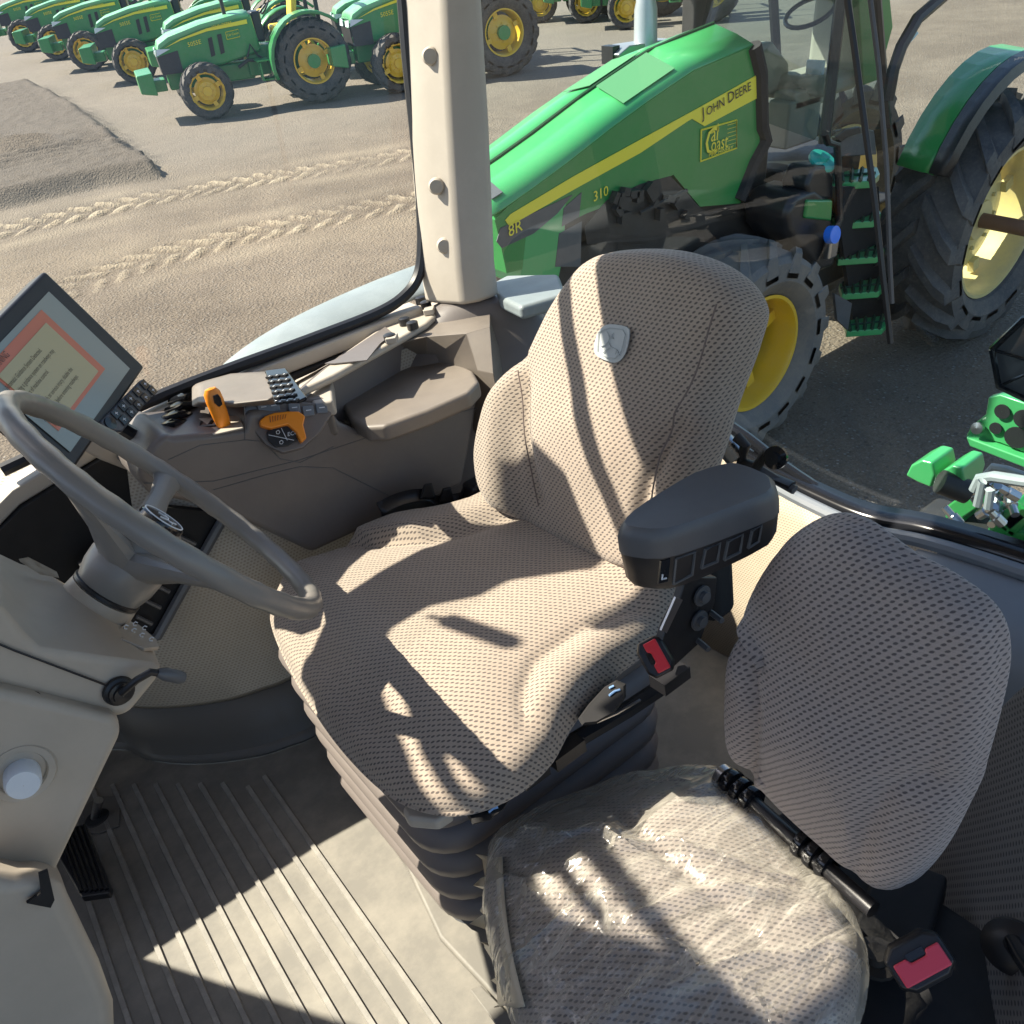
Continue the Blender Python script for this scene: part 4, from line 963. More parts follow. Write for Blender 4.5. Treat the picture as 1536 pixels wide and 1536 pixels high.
# plane through three traced corners at chosen distances
mc = A(60, 545, y=1.47); mx = nz(A(214, 548, y=1.22) - A(70, 408, y=1.22)); 
mnn = nz((.62, -.70, .34)); 
def mp(px, py, h=0): return onplane(px, py, mc, mnn) + mnn * h
ma, mb_ = mp(68, 405), mp(218, 550); e1 = mb_ - ma; eh = e1.length; e1.normalize(); e2 = mp(124, 634) - mb_; e2 = (e2 - e1 * e2.dot(e1)).normalized(); MWD = eh * 1.32
def mst(px, py): d = mp(px, py) - ma; return d.dot(e1), d.dot(e2)
def mrect(s0, t0, s1, t1, h): return [ma + e1 * a + e2 * b + mnn * h for a, b in ((s0, t0), (s1, t0), (s1, t1), (s0, t1))]
mf = mon.part('monitor_frame', MB().prism(mrect(0, 0, eh, MWD, 0), -mnn * .045), 'black', bevel=.006, seg=3)
for nm, p0, p1, ins, h_, mt in (('screen', (72, 438), (194, 553), .020, .0015, 'screen'), ('warning_frame', (60, 466), (157, 553), .036, .003, 'salmon'), ('warning_dialog', (66, 486), (149, 553), .040, .0045, 'cream')):
    (s0, t0), (s1, _) = mst(*p0), mst(*p1)
    mon.part(nm, MB().prism(mrect(s0, t0, s1, MWD - ins, h_), mnn * .0008), mt, mf)
tx = MB(); (sa, ta_), (sb_, _) = mst(66, 486), mst(149, 553); dh = sb_ - sa
for wd, ds, dt, sz in (('WARNING', -.006, .150, .015), ('Automatic Guidance System Detected.', .022, .158, .0105), ('Engaging a guidance system on roadways may', .036, .158, .0105), ('cause loss of machine control.', .049, .158, .0105), ('To avoid death or serious injury, disable the', .073, .158, .0105), ('guidance system before entering roadways.', .086, .158, .0105)):
    text_mb(tx, wd, ma + e1 * (sa + ds) + e2 * (ta_ + dt) + mnn * .0062, -e2, -e1, sz, xs=.64)
mon.part('warning_text', tx, 'ink', mf)
kb = MB().prism([mp(x, y, -.004) for x, y in ((146, 636), (210, 570), (226, 582), (228, 592), (180, 650), (160, 650))], mnn * .012); kbo = mon.part('button_bar', kb, 'dkgrey', bevel=.004)
i = 0; bb = MB(); bi = MB()
for r_ in range(2):
    for c_ in range(5):
        px = 168 + c_ * 10.8 + r_ * 12; py = 624 - c_ * 11.0 + r_ * 9
        c0 = mp(px, py, .008); a_x, a_y = nz(mp(px + 10, py - 11) - mp(px, py)), None; a_y = mnn.cross(a_x)
        bb.prism([c0 + a_x * a + a_y * b for a, b in ((-0.0076, -0.0076), (0.0076, -0.0076), (0.0076, 0.0076), (-0.0076, 0.0076))], mnn * .003)
        bi.tube([c0 + mnn * .0036 + a_x * .003, c0 + mnn * .0036 - a_x * .003 + a_y * .001], .0008, 4); bi.tube([c0 + mnn * .0036 + a_y * .003, c0 + mnn * .0036 - a_y * .003], .0007, 4)
bbo = mon.part('bar_button', bb, 'gloss', kbo, bevel=.001); mon.part('button_print', bi, 'icon', bbo)
mon.part('round_key', MB().lathe(mp(160, 638, .008), mnn, [(.011, 0), (.011, .003), (.0004, .0035)], 20), 'gloss', kbo)
mon.part('monitor_arm', MB().tube([A(230, 660, y=1.46), A(205, 655, y=1.48), A(180, 640, y=1.51)], .013, 10), 'black')
mon.part('monitor_bracket', MB().prism([A(x, y, y=1.52) for x, y in ((110, 668), (125, 655), (230, 700), (240, 725), (150, 690))], (0, .03, 0)), 'beige2', bevel=.006)

# =================================================================== OUR OWN TRACTOR OUTSIDE THE GLASS
M['palefender'] = plastic('reflection_pale_fender', (.20, .235, .245), .45, gs=.3, dirt=.5, dscale=5)  # pale grey-blue stands for the reflection in the dirty window, not the paint
own = Thing('tractor_rear_fender', 'rear fender toned pale for glass reflections, outside the right side window', 'fender', (.5, 1.9, -.7))
f1 = MB().loft([[V((x, 1.66, z)) for x, z in ((.25, -.70), (.33, -.58), (.42, -.52), (.55, -.49), (.8, -.465), (1.1, -.46))], [V((x, 1.76, z)) for x, z in ((.27, -.66), (.36, -.53), (.46, -.475), (.60, -.445), (.85, -.425), (1.12, -.42))], [V((x, 1.85, z)) for x, z in ((.34, -.68), (.42, -.56), (.52, -.50), (.66, -.465), (.9, -.44), (1.14, -.44))], [V((x, 1.92, z)) for x, z in ((.42, -.80), (.50, -.68), (.6, -.60), (.72, -.56), (.95, -.54), (1.18, -.54))]], False, False)
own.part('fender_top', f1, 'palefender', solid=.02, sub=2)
own.part('fender_well', MB().prism([A(x, y, y=1.70) for x, y in ((430, 520), (470, 500), (560, 475), (560, 490), (500, 520), (440, 545))], (0, .01, .0)), 'bluetint', bevel=.004)
own.part('grab_handle', MB().tube(smooth_open([A(372, 548, y=1.70), A(388, 536, y=1.71), A(408, 533, y=1.72), A(420, 548, y=1.70)], 5), .009, 8), 'beige')
lmp = MB().prism([A(x, y, y=1.88) for x, y in ((520, 462), (548, 446), (606, 430), (614, 434), (604, 442), (528, 464))], (0, .05, .01)); own.part('fender_marker', lmp, 'green', bevel=.006)
own.part('fender_lamp', MB().box(A(512, 505, y=1.82), (.10, .05, .03), Matrix.Rotation(.2, 3, 'Y')), 'hose', bevel=.008)
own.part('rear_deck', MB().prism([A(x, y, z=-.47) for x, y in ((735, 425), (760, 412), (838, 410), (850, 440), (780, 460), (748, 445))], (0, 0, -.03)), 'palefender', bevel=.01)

ws = Thing('wiper_motor', 'chrome and black wiper motor linkage on the rear window trim', 'wiper motor', A(1130, 690, x=.95))
ws.part('motor_can', MB().cyl(A(1075, 652, x=.93), A(1108, 690, x=.93), .018), 'steel')
ws.part('linkage', MB().tube([A(x, y, x=.93) for x, y in ((1105, 655), (1118, 668), (1112, 692), (1135, 700), (1150, 680), (1172, 690))], .009, 10), 'iron')
ws.part('pivot', MB().lathe(A(1165, 686, x=.93), (-1, -.3, .4), [(.018, 0), (.018, .008), (.010, .010), (.010, .022), (.0004, .022)], 20), 'gloss')
ws.part('arm_bracket', MB().tube([A(x, y, x=.94) for x, y in ((1115, 700), (1150, 712), (1188, 728))], .010, 6, flatn=.5), 'black')
ws.part('wiper_blade', MB().tube([A(x, y, x=.94) for x, y in ((1140, 705), (1165, 720), (1192, 735))], .008, 6), 'dkgrey')

rw = Thing('rear_wiper', 'long dark wiper arm and blade hanging down the outside of the rear glass', 'wiper', A(1300, 250, x=1.03))
wpa = [A(x, y, x=1.045) for x, y in ((1262, -60), (1280, 60), (1296, 180), (1312, 300), (1325, 420), (1336, 515))]
rw.part('wiper_blade', MB().tube(wpa, .0045, 6), 'black')
rw.part('wiper_arm', MB().tube([A(x, y, x=1.06) for x, y in ((1298, -60), (1318, 100), (1330, 250), (1335, 400), (1338, 455))], .0035, 6), 'dkgrey')
ht = Thing('rear_hitch', 'green steel hitch linkage with hoses behind the rear window', 'hitch', A(1480, 720, x=1.9))
hp = MB().prism(px_poly([(1482, 596), (1500, 592), (1640, 640), (1640, 720), (1500, 665), (1448, 655), (1456, 640), (1478, 622)], x=1.7), (.02, 0, 0)); hpo = ht.part('hitch_plate', hp, 'greenlt', bevel=.004)
hl = MB()
for x, y, r in ((1504, 617, .016), (1494, 642, .013), (1525, 656, .024), (1536, 628, .020)): hl.lathe(A(x, y, x=1.697), (-1, 0, 0), [(.0004, .003), (r, .003), (r, 0)], 20)
ht.part('plate_hole', hl, 'blackmatte', hpo)
ht.part('plate_lip', MB().prism(px_poly([(1448, 655), (1454, 670), (1536, 702), (1640, 735), (1640, 722), (1536, 688)], x=1.68), (.03, 0, 0)), 'greenlt', hpo, bevel=.004)
ht.part('plate_bolt', MB().lathe(A(1468, 642, x=1.69), (-1, 0, .3), [(.013, 0), (.013, .01), (.0004, .012)], 12), 'steel', hpo)
for x, y, s in ((1382, 712, 1), (1428, 720, .9)):
    lg = MB().prism(px_poly([(x - 24 * s, y + 2), (x - 16 * s, y - 14), (x, y - 22), (x + 16 * s, y - 18), (x + 20 * s, y), (x + 14 * s, y + 20), (x - 6 * s, y + 12)], x=1.8), (.10, 0, .0)); ht.part('lift_lug', lg, 'greenlt', bevel=.006)
ht.part('lug_roller', MB().cyl(A(1410, 722, x=1.78), A(1452, 738, x=1.82), .030), 'iron')
hz = MB()
hz.tube([A(x, y, x=1.7) for x, y in ((1462, 735), (1470, 718), (1490, 715), (1536, 722), (1600, 730))], .013, 10)
hz.tube([A(x, y, x=1.75) for x, y in ((1480, 712), (1490, 700), (1510, 704), (1540, 715))], .009, 8)
hz.tube([A(x, y, x=1.66) for x, y in ((1466, 758), (1474, 722), (1486, 735), (1482, 762))], .010, 8)
ht.part('hydraulic_hose', hz, 'hose')
st2 = MB()
for i in range(26):
    x, y = random.uniform(1440, 1560), random.uniform(735, 800); st2.lathe(A(x, y, x=1.85 + random.random() * .3), (random.uniform(-1, 1), random.uniform(-1, 1), random.uniform(-.3, 1)), [(.0004, 0), (.014, .001), (.014, .03), (.010, .032), (.010, .06), (.0004, .06)], 10)
ht.part('coupler', st2, 'steel')
st3 = MB()
for i in range(8):
    x, y = random.uniform(1430, 1540), random.uniform(745, 815); st3.box(A(x, y, x=2.05), (.1, .05, .08), Matrix.Rotation(random.random(), 3, 'X'))
ht.part('valve_block', st3, 'green', bevel=.006)
ht.part('hitch_frame', MB().box(A(1510, 830, x=2.0), (.2, .5, .10)), 'iron', bevel=.02)

rlm = Thing('fender_light_housing', 'black ribbed eight sided plastic housing at the right edge outside the rear glass', 'light housing', A(1530, 540, x=1.5))
oc8 = [(1488, 524), (1536, 478), (1600, 470), (1640, 520), (1640, 590), (1590, 625), (1536, 598), (1498, 580)]
rlm.part('housing', MB().prism(px_poly(oc8, x=1.5), (.03, 0, .0)), 'dkgrey', bevel=.004)
rr8 = MB(); ctr = A(1568, 548, x=1.49)
q8 = px_poly(oc8, x=1.49); rr8.tube(q8 + [q8[0]], .006, 6)
for q in q8: rr8.tube([q, q + (ctr - q) * .8], .003, 5)
rlm.part('housing_rib', rr8, 'gloss')

# =================================================================== WHEELS AND TRACTORS
def wheel_mesh(R, rr, w, nl=20, lh=.035, deep=.10, style=0, col_tyre='tyre', col_rim='yellow'):
    """meshes around the origin, axle along -y (outer side at y = 0), tyre centred at y = w/2"""
    t = MB(); hw = w / 2
    prof = [(rr, hw * -.62), (rr + .03, hw * -.80), (rr + (R - rr) * .35, hw * -.98), (rr + (R - rr) * .7, hw * -.97), (R - lh - .02, hw * -.86), (R - lh, hw * -.55), (R - lh + .012, 0), (R - lh, hw * .55), (R - lh - .02, hw * .86), (rr + (R - rr) * .7, hw * .97), (rr + (R - rr) * .35, hw * .98), (rr, hw * .62)]
    t.lathe((0, hw, 0), (0, 1, 0), prof, 56)
    for side in (-1, 1):
        for i in range(nl):
            a0 = (i + (.5 if side > 0 else 0)) * 2 * PI / nl; rings = []
            for s, rad, ht_ in ((.02, R - lh, lh), (.35, R - lh, lh), (.70, R - lh - .004, lh), (.93, R - lh - .03, lh * .9), (1.0, R - lh - .10, .018), (1.0, R - lh - .13, .004)):
                a = a0 + s * .62 * (2.2 * w / (2 * R)) * .9; y = hw + side * hw * s
                hwid = (.034 + .012 * s) * R / .7
                def P(r, da): return V((math.cos(a + da) * r, y, math.sin(a + da) * r))
                rings.append([P(rad - .01, -hwid / rad * 1.25), P(rad + ht_, -hwid / rad * .8), P(rad + ht_, hwid / rad * .8), P(rad - .01, hwid / rad * 1.25)])
            t.loft(rings)
    r = MB()
    r.lathe((0, 0, 0), (0, 1, 0), [(rr + .006, w * .16), (rr + .010, w * .13), (rr - .012, w * .13), (rr - .025, w * .20), (rr - .03, w * .5), (rr - .05, w * .85), (rr + .0, w * .86)], 48)
    d = MB()
    dd = w * .13 + deep
    d.lathe((0, 0, 0), (0, 1, 0), [(.0005, dd - .05), (rr * .26, dd - .05), (rr * .28, dd - .02), (rr * .50, dd - .01), (rr * .60, dd + .02), (rr * .74, dd + .03)], 40)
    for i in range(8):
        a = i * PI / 4; d.lathe((math.cos(a) * rr * .40, dd - .02, math.sin(a) * rr * .40), (0, -1, 0), [(.016, -.01), (.016, .018), (.0004, .018)], 8)
    for i in range(4):
        a = i * PI / 2 + .4; d.box((math.cos(a) * rr * .8, dd + .01, math.sin(a) * rr * .8), (.10, .05, .08), Matrix.Rotation(-a, 3, 'Y'))
    return t, r, d
def add_wheel(th, name, P, R, rr, w, ct, cr_, flip=False, **k):
    t, r, d = wheel_mesh(R, rr, w, **k)
    for mb in (t, r, d):
        for v in mb.bm.verts:
            if flip: v.co.y = -v.co.y
            v.co += V(P)
    wd = th.part(name, d, cr_); th.part('tyre', t, ct, wd, ang=30); th.part('rim', r, cr_, wd)
    return wd
# ---- the big tractor parked alongside
bt8 = Thing('large_tractor', 'big green row crop tractor parked alongside behind the rear glass', 'tractor', (5.3, 3.72, 0), TW)
YN, YF = 3.40, 4.06
def hpx(pts, y=YN): return [B(a, b, y=y) for a, b in pts]
add_wheel(bt8, 'rear_wheel', (6.66, 2.72, .90), .90, .545, .62, 'tyreblue', 'rimcream', nl=16, lh=.08, deep=.22)
add_wheel(bt8, 'front_wheel', (4.12, 2.94, .685), .685, .375, .52, 'tyrelight', 'yellow', nl=16, lh=.04, deep=.16)
add_wheel(bt8, 'rear_wheel', (6.66, 4.75, .90), .90, .545, .62, 'tyreblue', 'rimcream', True, nl=18, lh=.06, deep=.22)
add_wheel(bt8, 'front_wheel', (4.12, 4.5, .645), .645, .37, .50, 'tyrelight', 'yellow', True, nl=16, lh=.04, deep=.16)
bt8.part('rear_axle', MB().cyl((6.66, 2.45, .90), (6.66, 4.9, .90), .055), 'rust')
bt8.part('front_axle', MB().box((4.12, 3.72, .62), (.3, 1.1, .2)), 'green')
# hood side
side = [(1127, 67), (1040, 105), (975, 150), (920, 190), (850, 245), (760, 312), (742, 330), (752, 372), (760, 410), (800, 400), (830, 345), (880, 320), (960, 290), (1010, 262), (1050, 310), (1110, 305), (1140, 250), (1138, 110)]
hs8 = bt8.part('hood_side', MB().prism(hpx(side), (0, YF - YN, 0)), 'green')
# top skin: near crease to centre to far crease
crease = [B(x, y, y=YN - .004) for x, y in ((1130, 66), (1040, 104), (975, 148), (920, 188), (850, 243), (800, 280), (760, 308), (738, 322))]
topn = [V((p.x + .02, YN + .14, p.z + .045 + .012 * i / 7)) for i, p in enumerate(crease)]
topc = [V((p.x + .04, 3.725, p.z + .085)) for i, p in enumerate(crease)]
topm = [V((p.x, 7.45 - p.y, p.z)) for p in topn]; topf = [V((p.x, 7.45 - p.y, p.z)) for p in crease]
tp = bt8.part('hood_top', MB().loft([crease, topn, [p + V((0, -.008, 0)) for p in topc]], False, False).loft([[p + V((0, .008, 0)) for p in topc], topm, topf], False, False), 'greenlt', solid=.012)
def onhood(t, y, e=.014):
    i = min(6, int(t * 7)); f = t * 7 - i
    L = [a.lerp(b, f) for a, b in ((crease[i], crease[i + 1]), (topn[i], topn[i + 1]), (topc[i], topc[i + 1]))]
    yy = y if y < 3.725 else 7.45 - y
    p = L[0].lerp(L[1], (yy - YN) / .14) if yy < YN + .14 else L[1].lerp(L[2], (yy - YN - .14) / (3.725 - YN - .14))
    return V((p.x, y, p.z + e))
for a, b, c_, d_ in ((.84, .93, YN + .06, YN + .26), (.84, .93, 3.77, 3.95)):
    bt8.part('hood_vent', MB().prism([onhood(a, c_), onhood(b, c_), onhood(b, d_), onhood(a, d_)], (0, 0, .004)), 'hoodgrey', tp)
for c_, d_ in ((YN + .06, YN + .30), (3.75, 3.95)):
    bt8.part('grip_patch', MB().prism([onhood(.18, c_), onhood(.36, c_), onhood(.36, d_), onhood(.18, d_)], (0, 0, .003)), 'patch', tp)
bt8.part('hood_seam', MB().tube([onhood(t / 12, 3.725, .004) for t in range(0, 12)], .010, 6), flat('hood_seam_shadow_gap', (.01, .06, .02), .7), tp)
strp = [(1135, 112), (1048, 161), (960, 209), (860, 264), (765, 321), (757, 330), (763, 339), (860, 284), (960, 229), (1030, 182), (1037, 178), (1056, 189), (1135, 147)]
so = bt8.part('side_stripe', MB().prism([p + V((0, -.006, 0)) for p in hpx(strp)], (0, .004, 0)), 'stripe', hs8)
tx = MB(); o_ = B(1054, 178, y=YN - .012); o2_ = B(1130, 133, y=YN - .012)
ux = nz(o2_ - o_); uy = nz(V((-ux.z, 0, ux.x)))
if uy.z < 0: uy = -uy
LW = (o2_ - o_).length
for wd, t0_, sz in (('J', 0, .19), ('OHN', .075, .156), ('D', .49, .19), ('EERE', .635, .156)): text_mb(tx, wd, o_ + ux * LW * t0_, ux, uy, sz * LW)
bt8.part('maker_lettering', tx, 'black', so)
tx = MB(); text_mb(tx, '310', B(890, 303, y=YN - .008), (1, 0, .10), (0, 0, 1), .075); text_mb(tx, '8R', B(763, 356, y=YN - .012), (1, 0, .14), (0, 0, 1), .085)
bt8.part('model_number', tx, 'stripe', hs8)
bt8.part('nose_grille', MB().prism([p + V((0, -.005, 0)) for p in hpx([(750, 342), (858, 292), (835, 320), (800, 350), (752, 372), (744, 362)])], (0, .004, 0)), 'hoodgrey', hs8)
bt8.part('side_grille', MB().prism([p + V((0, -.004, 0)) for p in hpx([(845, 312), (872, 288), (868, 325), (842, 340)])], (0, .003, 0)), 'hoodgrey', hs8)
bt8.part('side_grille', MB().prism([p + V((0, -.004, 0)) for p in hpx([(838, 350), (872, 332), (870, 400), (832, 400)])], (0, .003, 0)), 'hoodgrey', hs8)
bt8.part('engine_bay', MB().prism([p + V((0, -.004, 0)) for p in hpx([(876, 340), (910, 300), (960, 276), (1005, 264), (1030, 290), (1050, 312), (1080, 330), (980, 360), (880, 366)])], (0, .003, 0)), 'iron', hs8)
eb = MB()
for i in range(14):
    x, y = random.uniform(920, 1030), random.uniform(285, 330); eb.box(B(x, y, y=YN - .03), (random.uniform(.03, .10), .04, random.uniform(.03, .07)), Matrix.Rotation(random.random(), 3, 'Y'))
eb.tube([B(960, 320, y=YN - .04), B(1000, 300, y=YN - .04), B(1030, 286, y=YN - .04)], .012, 6)
bt8.part('engine_component', eb, 'iron', hs8)
dq = [B(x, y, y=YN - .007) for x, y in ((1052, 195), (1105, 180), (1105, 222), (1051, 242))]
dcl = bt8.part('dealer_decal', MB().tube(dq + [dq[0]], .005, 5), 'stripe', hs8)
tx = MB(); du = nz(dq[1] - dq[0]); dv = V((-du.z, 0, du.x))
if dv.z < 0: dv = -dv
text_mb(tx, 'C', B(1056, 236, y=YN - .012), du, dv, .22, xs=.8); text_mb(tx, 'al', B(1066, 213, y=YN - .012), du, dv, .13, xs=.8); text_mb(tx, 'oast', B(1066, 228, y=YN - .012), du, dv, .11, xs=.8)
text_mb(tx, 'MACHINERY', B(1063, 236, y=YN - .012), du, dv, .038)
for i in range(6): text_mb(tx, ('Santa Maria', 'San Luis', 'Oxnard', 'Paso Robles', 'Salinas', 'Ventura')[i] if False else '-------', B(1091, 190 + i * 6, y=YN - .012), du, dv, .035)
bt8.part('decal_lettering', tx, 'stripe', dcl)
# body below hood, tanks, frame
bt8.part('engine_block', MB().box((3.75, 3.75, 1.35), (1.9, .50, 1.0)).box((3.1, 3.75, 1.2), (.5, .55, .8)), 'iron', bevel=.04)
bt8.part('chassis', MB().box((4.6, 3.72, .85), (3.4, .5, .5)).box((3.0, 3.72, .95), (.5, .55, .5)), 'iron', bevel=.03)
bt8.part('front_support', MB().prism([p + V((0, -.002, 0)) for p in hpx([(788, 352), (835, 320), (850, 300), (846, 380), (838, 420), (780, 430)])], (0, .4, 0)), 'greenlt', bevel=.01)
bt8.part('cowl_seal', MB().tube([B(x, y, y=YN) for x, y in ((1130, 68), (1140, 110), (1142, 190), (1148, 210), (1130, 245), (1108, 300))], .045, 8), 'blackmatte')
# exhaust
ex = MB(); eb_ = B(968, 96, y=4.2); ex.lathe(eb_, (0, 0, 1), [(.085, -.1), (.085, .02), (.075, .05), (.070, .30), (.060, .34), (.055, .9), (.05, 1.4)], 24)
bt8.part('exhaust_stack', ex, 'silver'); bt8.part('exhaust_shield', MB().prism([B(x, y, y=4.15) for x, y in ((928, 82), (945, 68), (1012, 58), (1012, 72), (950, 86), (940, 100))], (0, .16, 0)), 'silver', bevel=.01)
bt8.part('air_intake', MB().box(B(1044, 40, y=4.2), (.16, .12, 1.0)), 'iron', bevel=.02)
bt8.part('work_lamp', MB().box(B(916, 82, y=4.25), (.06, .10, .10)).tube([B(918, 90, y=4.25), B(945, 110, y=4.2), B(960, 108, y=4.2)], .018, 8), 'black')
# cab
cg = MB()
cabx0, cabx1, cy0, cy1 = 4.62, 6.15, 3.18, 4.30
P8 = MB()
for (x, y, x2) in ((1238, 215, 4.72),):
    pass
fp_b, fp_t = B(1236, 215, y=3.2), B(1268, -60, y=3.25)
def post(a, b, r=.035): P8.tube([a, b], r, 8)
post(fp_b, fp_t); post(V((fp_b.x, 4.28, fp_b.z)), V((fp_t.x, 4.2, fp_t.z)))
rp_b, rp_t = B(1330, 190, y=3.2), B(1310, -60, y=3.25)
post(rp_b, rp_t, .03); post(V((rp_b.x + .3, 4.28, rp_b.z)), V((rp_t.x + .3, 4.2, rp_t.z)))
bt8.part('cab_post', P8, 'black')
bt8.part('cab_roof', MB().box(((fp_t.x + rp_t.x) / 2 + .25, 3.72, fp_t.z + .12), (1.7, 1.3, .2)), 'green', bevel=.05)
bt8.part('cab_floor', MB().prism([(4.85, 3.5, 1.58), (5.75, 3.5, 1.58), (5.75, 4.28, 1.58), (4.85, 4.28, 1.58)], (0, 0, -.5)), 'iron', bevel=.02)
bt8.part('door_glass', MB().face([fp_b, fp_t, rp_t, rp_b]) and (lambda q: (q.face([fp_b, fp_t, rp_t, rp_b]), q)[1])(MB()), 'glass3')
q = MB(); q.face([fp_b, fp_t, V((fp_t.x - .05, 4.2, fp_t.z)), V((fp_b.x - .25, 4.28, fp_b.z + .15)), V((fp_b.x - .3, 3.4, fp_b.z + .15))]); bt8.part('windshield', q, 'glass3')
bt8.part('rear_post', MB().prism([B(x, y, y=3.45) for x, y in ((1284, -60), (1330, -60), (1340, 40), (1318, 120), (1296, 128))], (0, .05, 0)), 'green', bevel=.01)
bt8.part('door_panel', MB().prism([B(x, y, y=3.24) for x, y in ((1252, 196), (1290, 190), (1312, 196), (1316, 232), (1256, 236))], (0, .03, 0)), 'dkgrey', bevel=.01)
bt8.part('door_handle', MB().prism([B(x, y, y=3.2) for x, y in ((1252, 206), (1268, 194), (1290, 190), (1292, 200), (1272, 206), (1262, 214))], (0, .03, 0)), 'black', bevel=.006)
bt8.part('door_sticker', MB().prism([B(x, y, y=3.3) for x, y in ((1358, 48), (1372, 42), (1378, 50), (1364, 66), (1356, 62))], (0, .005, 0)), flat('pale_sticker', (.45, .62, .68), .6))
# interior glimpses
bt8.part('cab_dash', MB().prism([B(x, y, y=3.9) for x, y in ((1100, 75), (1160, 62), (1185, 95), (1180, 150), (1120, 140))], (0, .1, 0)), 'beige2', bevel=.02)
bt8.part('cab_steering_wheel', MB().tube([B(1215, 18, y=3.7) + V((math.cos(a * .3) * .14, math.sin(a * .3) * .15, math.cos(a * .3) * .07)) for a in range(21)], .014, 8, True), 'black')
bt8.part('cab_seat', MB().box((5.45, 3.75, 2.0), (.40, .45, .12)).box((5.68, 3.75, 2.25), (.12, .42, .5)), 'beige2', bevel=.05)
bt8.part('cab_console', MB().box(B(1200, 145, y=3.75), (.35, .18, .12)).box(B(1190, 180, y=3.75), (.35, .18, .3)), 'beige', bevel=.02)
bt8.part('cab_monitor', MB().box(B(1222, 110, y=3.7), (.03, .13, .16)), 'lens', bevel=.008)
# platform, steps, rail, tanks
platform = bt8.part('platform', MB().prism([B(x, y, z=1.43) for x, y in ((1095, 265), (1170, 245), (1235, 262), (1228, 298), (1180, 308), (1105, 302))], (0, 0, -.06)), 'greenlt', bevel=.01)
gr_ = MB()
for i in range(11): gr_.tube([B(1108 + i * 10, 272 + i * 1.0, z=1.425), B(1122 + i * 10, 290 + i * 1.0, z=1.425)], .012, 4)
bt8.part('platform_grating', gr_, flat('deep_green_slot', (.008, .05, .02), .7), platform)
for (x, y, w_) in ((1280, 262, 40), (1284, 322, 38), (1290, 376, 37), (1294, 428, 35), (1300, 484, 34)):
    z = 1.42 - (y - 262) / 222 * 1.05
    q = [B(x - w_, y - 3, z=z), B(x + w_ - 4, y - 12, z=z), B(x + w_, y - 2, z=z), B(x + w_ - 10, y + 9, z=z), B(x - w_ + 4, y + 13, z=z)]
    s_ = bt8.part('step', MB().prism(q, (0, 0, -.05)), 'greenlt', bevel=.008)
    g_ = MB()
    for i in range(5): g_.tube([q[0].lerp(q[1], i / 5 + .1) + V((0, 0, .004)), q[4].lerp(q[3], i / 5 + .1) + V((0, 0, .004))], .014, 4)
    g_.tube([q[0].lerp(q[4], .5) + V((0, 0, .004)), q[1].lerp(q[3], .5) + V((0, 0, .004))], .010, 4)
    bt8.part('step_slot', g_, flat('step_slot_green', (.008, .05, .02), .7), s_)
bt8.part('ladder_frame', MB().prism([B(x, y, y=3.3) for x, y in ((1252, 280), (1318, 280), (1332, 495), (1282, 495))], (0, .03, 0)), 'blackmatte')
bt8.part('fuel_tank', MB().prism([B(x, y, y=3.12) for x, y in ((1195, 292), (1225, 282), (1250, 300), (1256, 400), (1230, 410), (1182, 350), (1180, 320))], (0, .35, 0)), 'black', bevel=.05, seg=4)
bt8.part('tank_cover', MB().prism([B(x, y, y=3.10) for x, y in ((1212, 300), (1250, 300), (1248, 332), (1208, 328))], (0, .3, 0)), 'green', bevel=.015)
bt8.part('tank_neck', MB().prism([B(x, y, y=3.13) for x, y in ((1222, 250), (1240, 248), (1252, 262), (1252, 302), (1214, 300), (1210, 280))], (0, .2, 0)), 'black', bevel=.03, seg=4)
bt8.part('filler_cap', MB().lathe(B(1232, 243, y=3.2), (0, -.5, .8), [(.09, 0), (.09, .02), (.03, .025), (.03, .05), (.0004, .05)], 24), 'aqua')
bt8.part('fluid_cap', MB().lathe(B(1243, 352, y=3.05), (0, -1, .2), [(.055, 0), (.055, .05), (.0004, .052)], 16), 'bluecap')
bt8.part('tank_strap', MB().box(B(1246, 372, y=3.08), (.10, .06, .14)), 'steel', bevel=.02)
bt8.part('grab_rail', MB().tube([B(x, y, y=3.1) for x, y in ((1238, 200), (1242, 214), (1256, 218), (1260, 330), (1252, 345))], .022, 8), 'black')
bt8.part('mud_flap', MB().prism([B(x, y, y=3.1) for x, y in ((1252, 440), (1278, 455), (1272, 495), (1256, 480))], (0, .02, 0)), 'dkgrey')
# fender over the rear wheel
fe = MB(); fi = MB(); rings = []; rk_ = []
for k in range(15):
    a = math.radians(153 - k * 9)
    R_ = 1.08; cx, cz = 6.70, .96
    px_, pz_ = cx + math.cos(a) * R_, cz + math.sin(a) * R_
    px2, pz2 = cx + math.cos(a) * (R_ - .07), cz + math.sin(a) * (R_ - .07)
    rings.append([V((px_, 3.22, pz_ + .02)), V((px_, 3.04, pz_)), V((px_, 2.99, pz_ - .0)), V((px2, 2.97, pz2))])
    rk_.append([V((px_ + math.cos(a) * .005, 2.98, pz_ + math.sin(a) * .005)), V((px_, 2.88, pz_)), V((px2, 2.86, pz2)), V((px2, 2.97, pz2))])
fe.loft(rings, False, False); bt8.part('rear_fender', fe, 'green', solid=.02)
fi.loft(rk_, False, False); bt8.part('fender_extension', fi, 'black', solid=.02)
sd = MB().tube([B(x, y, y=2.95) for x, y in ((1332, 150), (1340, 105), (1352, 70), (1376, 28), (1420, -10))], .035, 8); bt8.part('fender_support', sd, 'black')

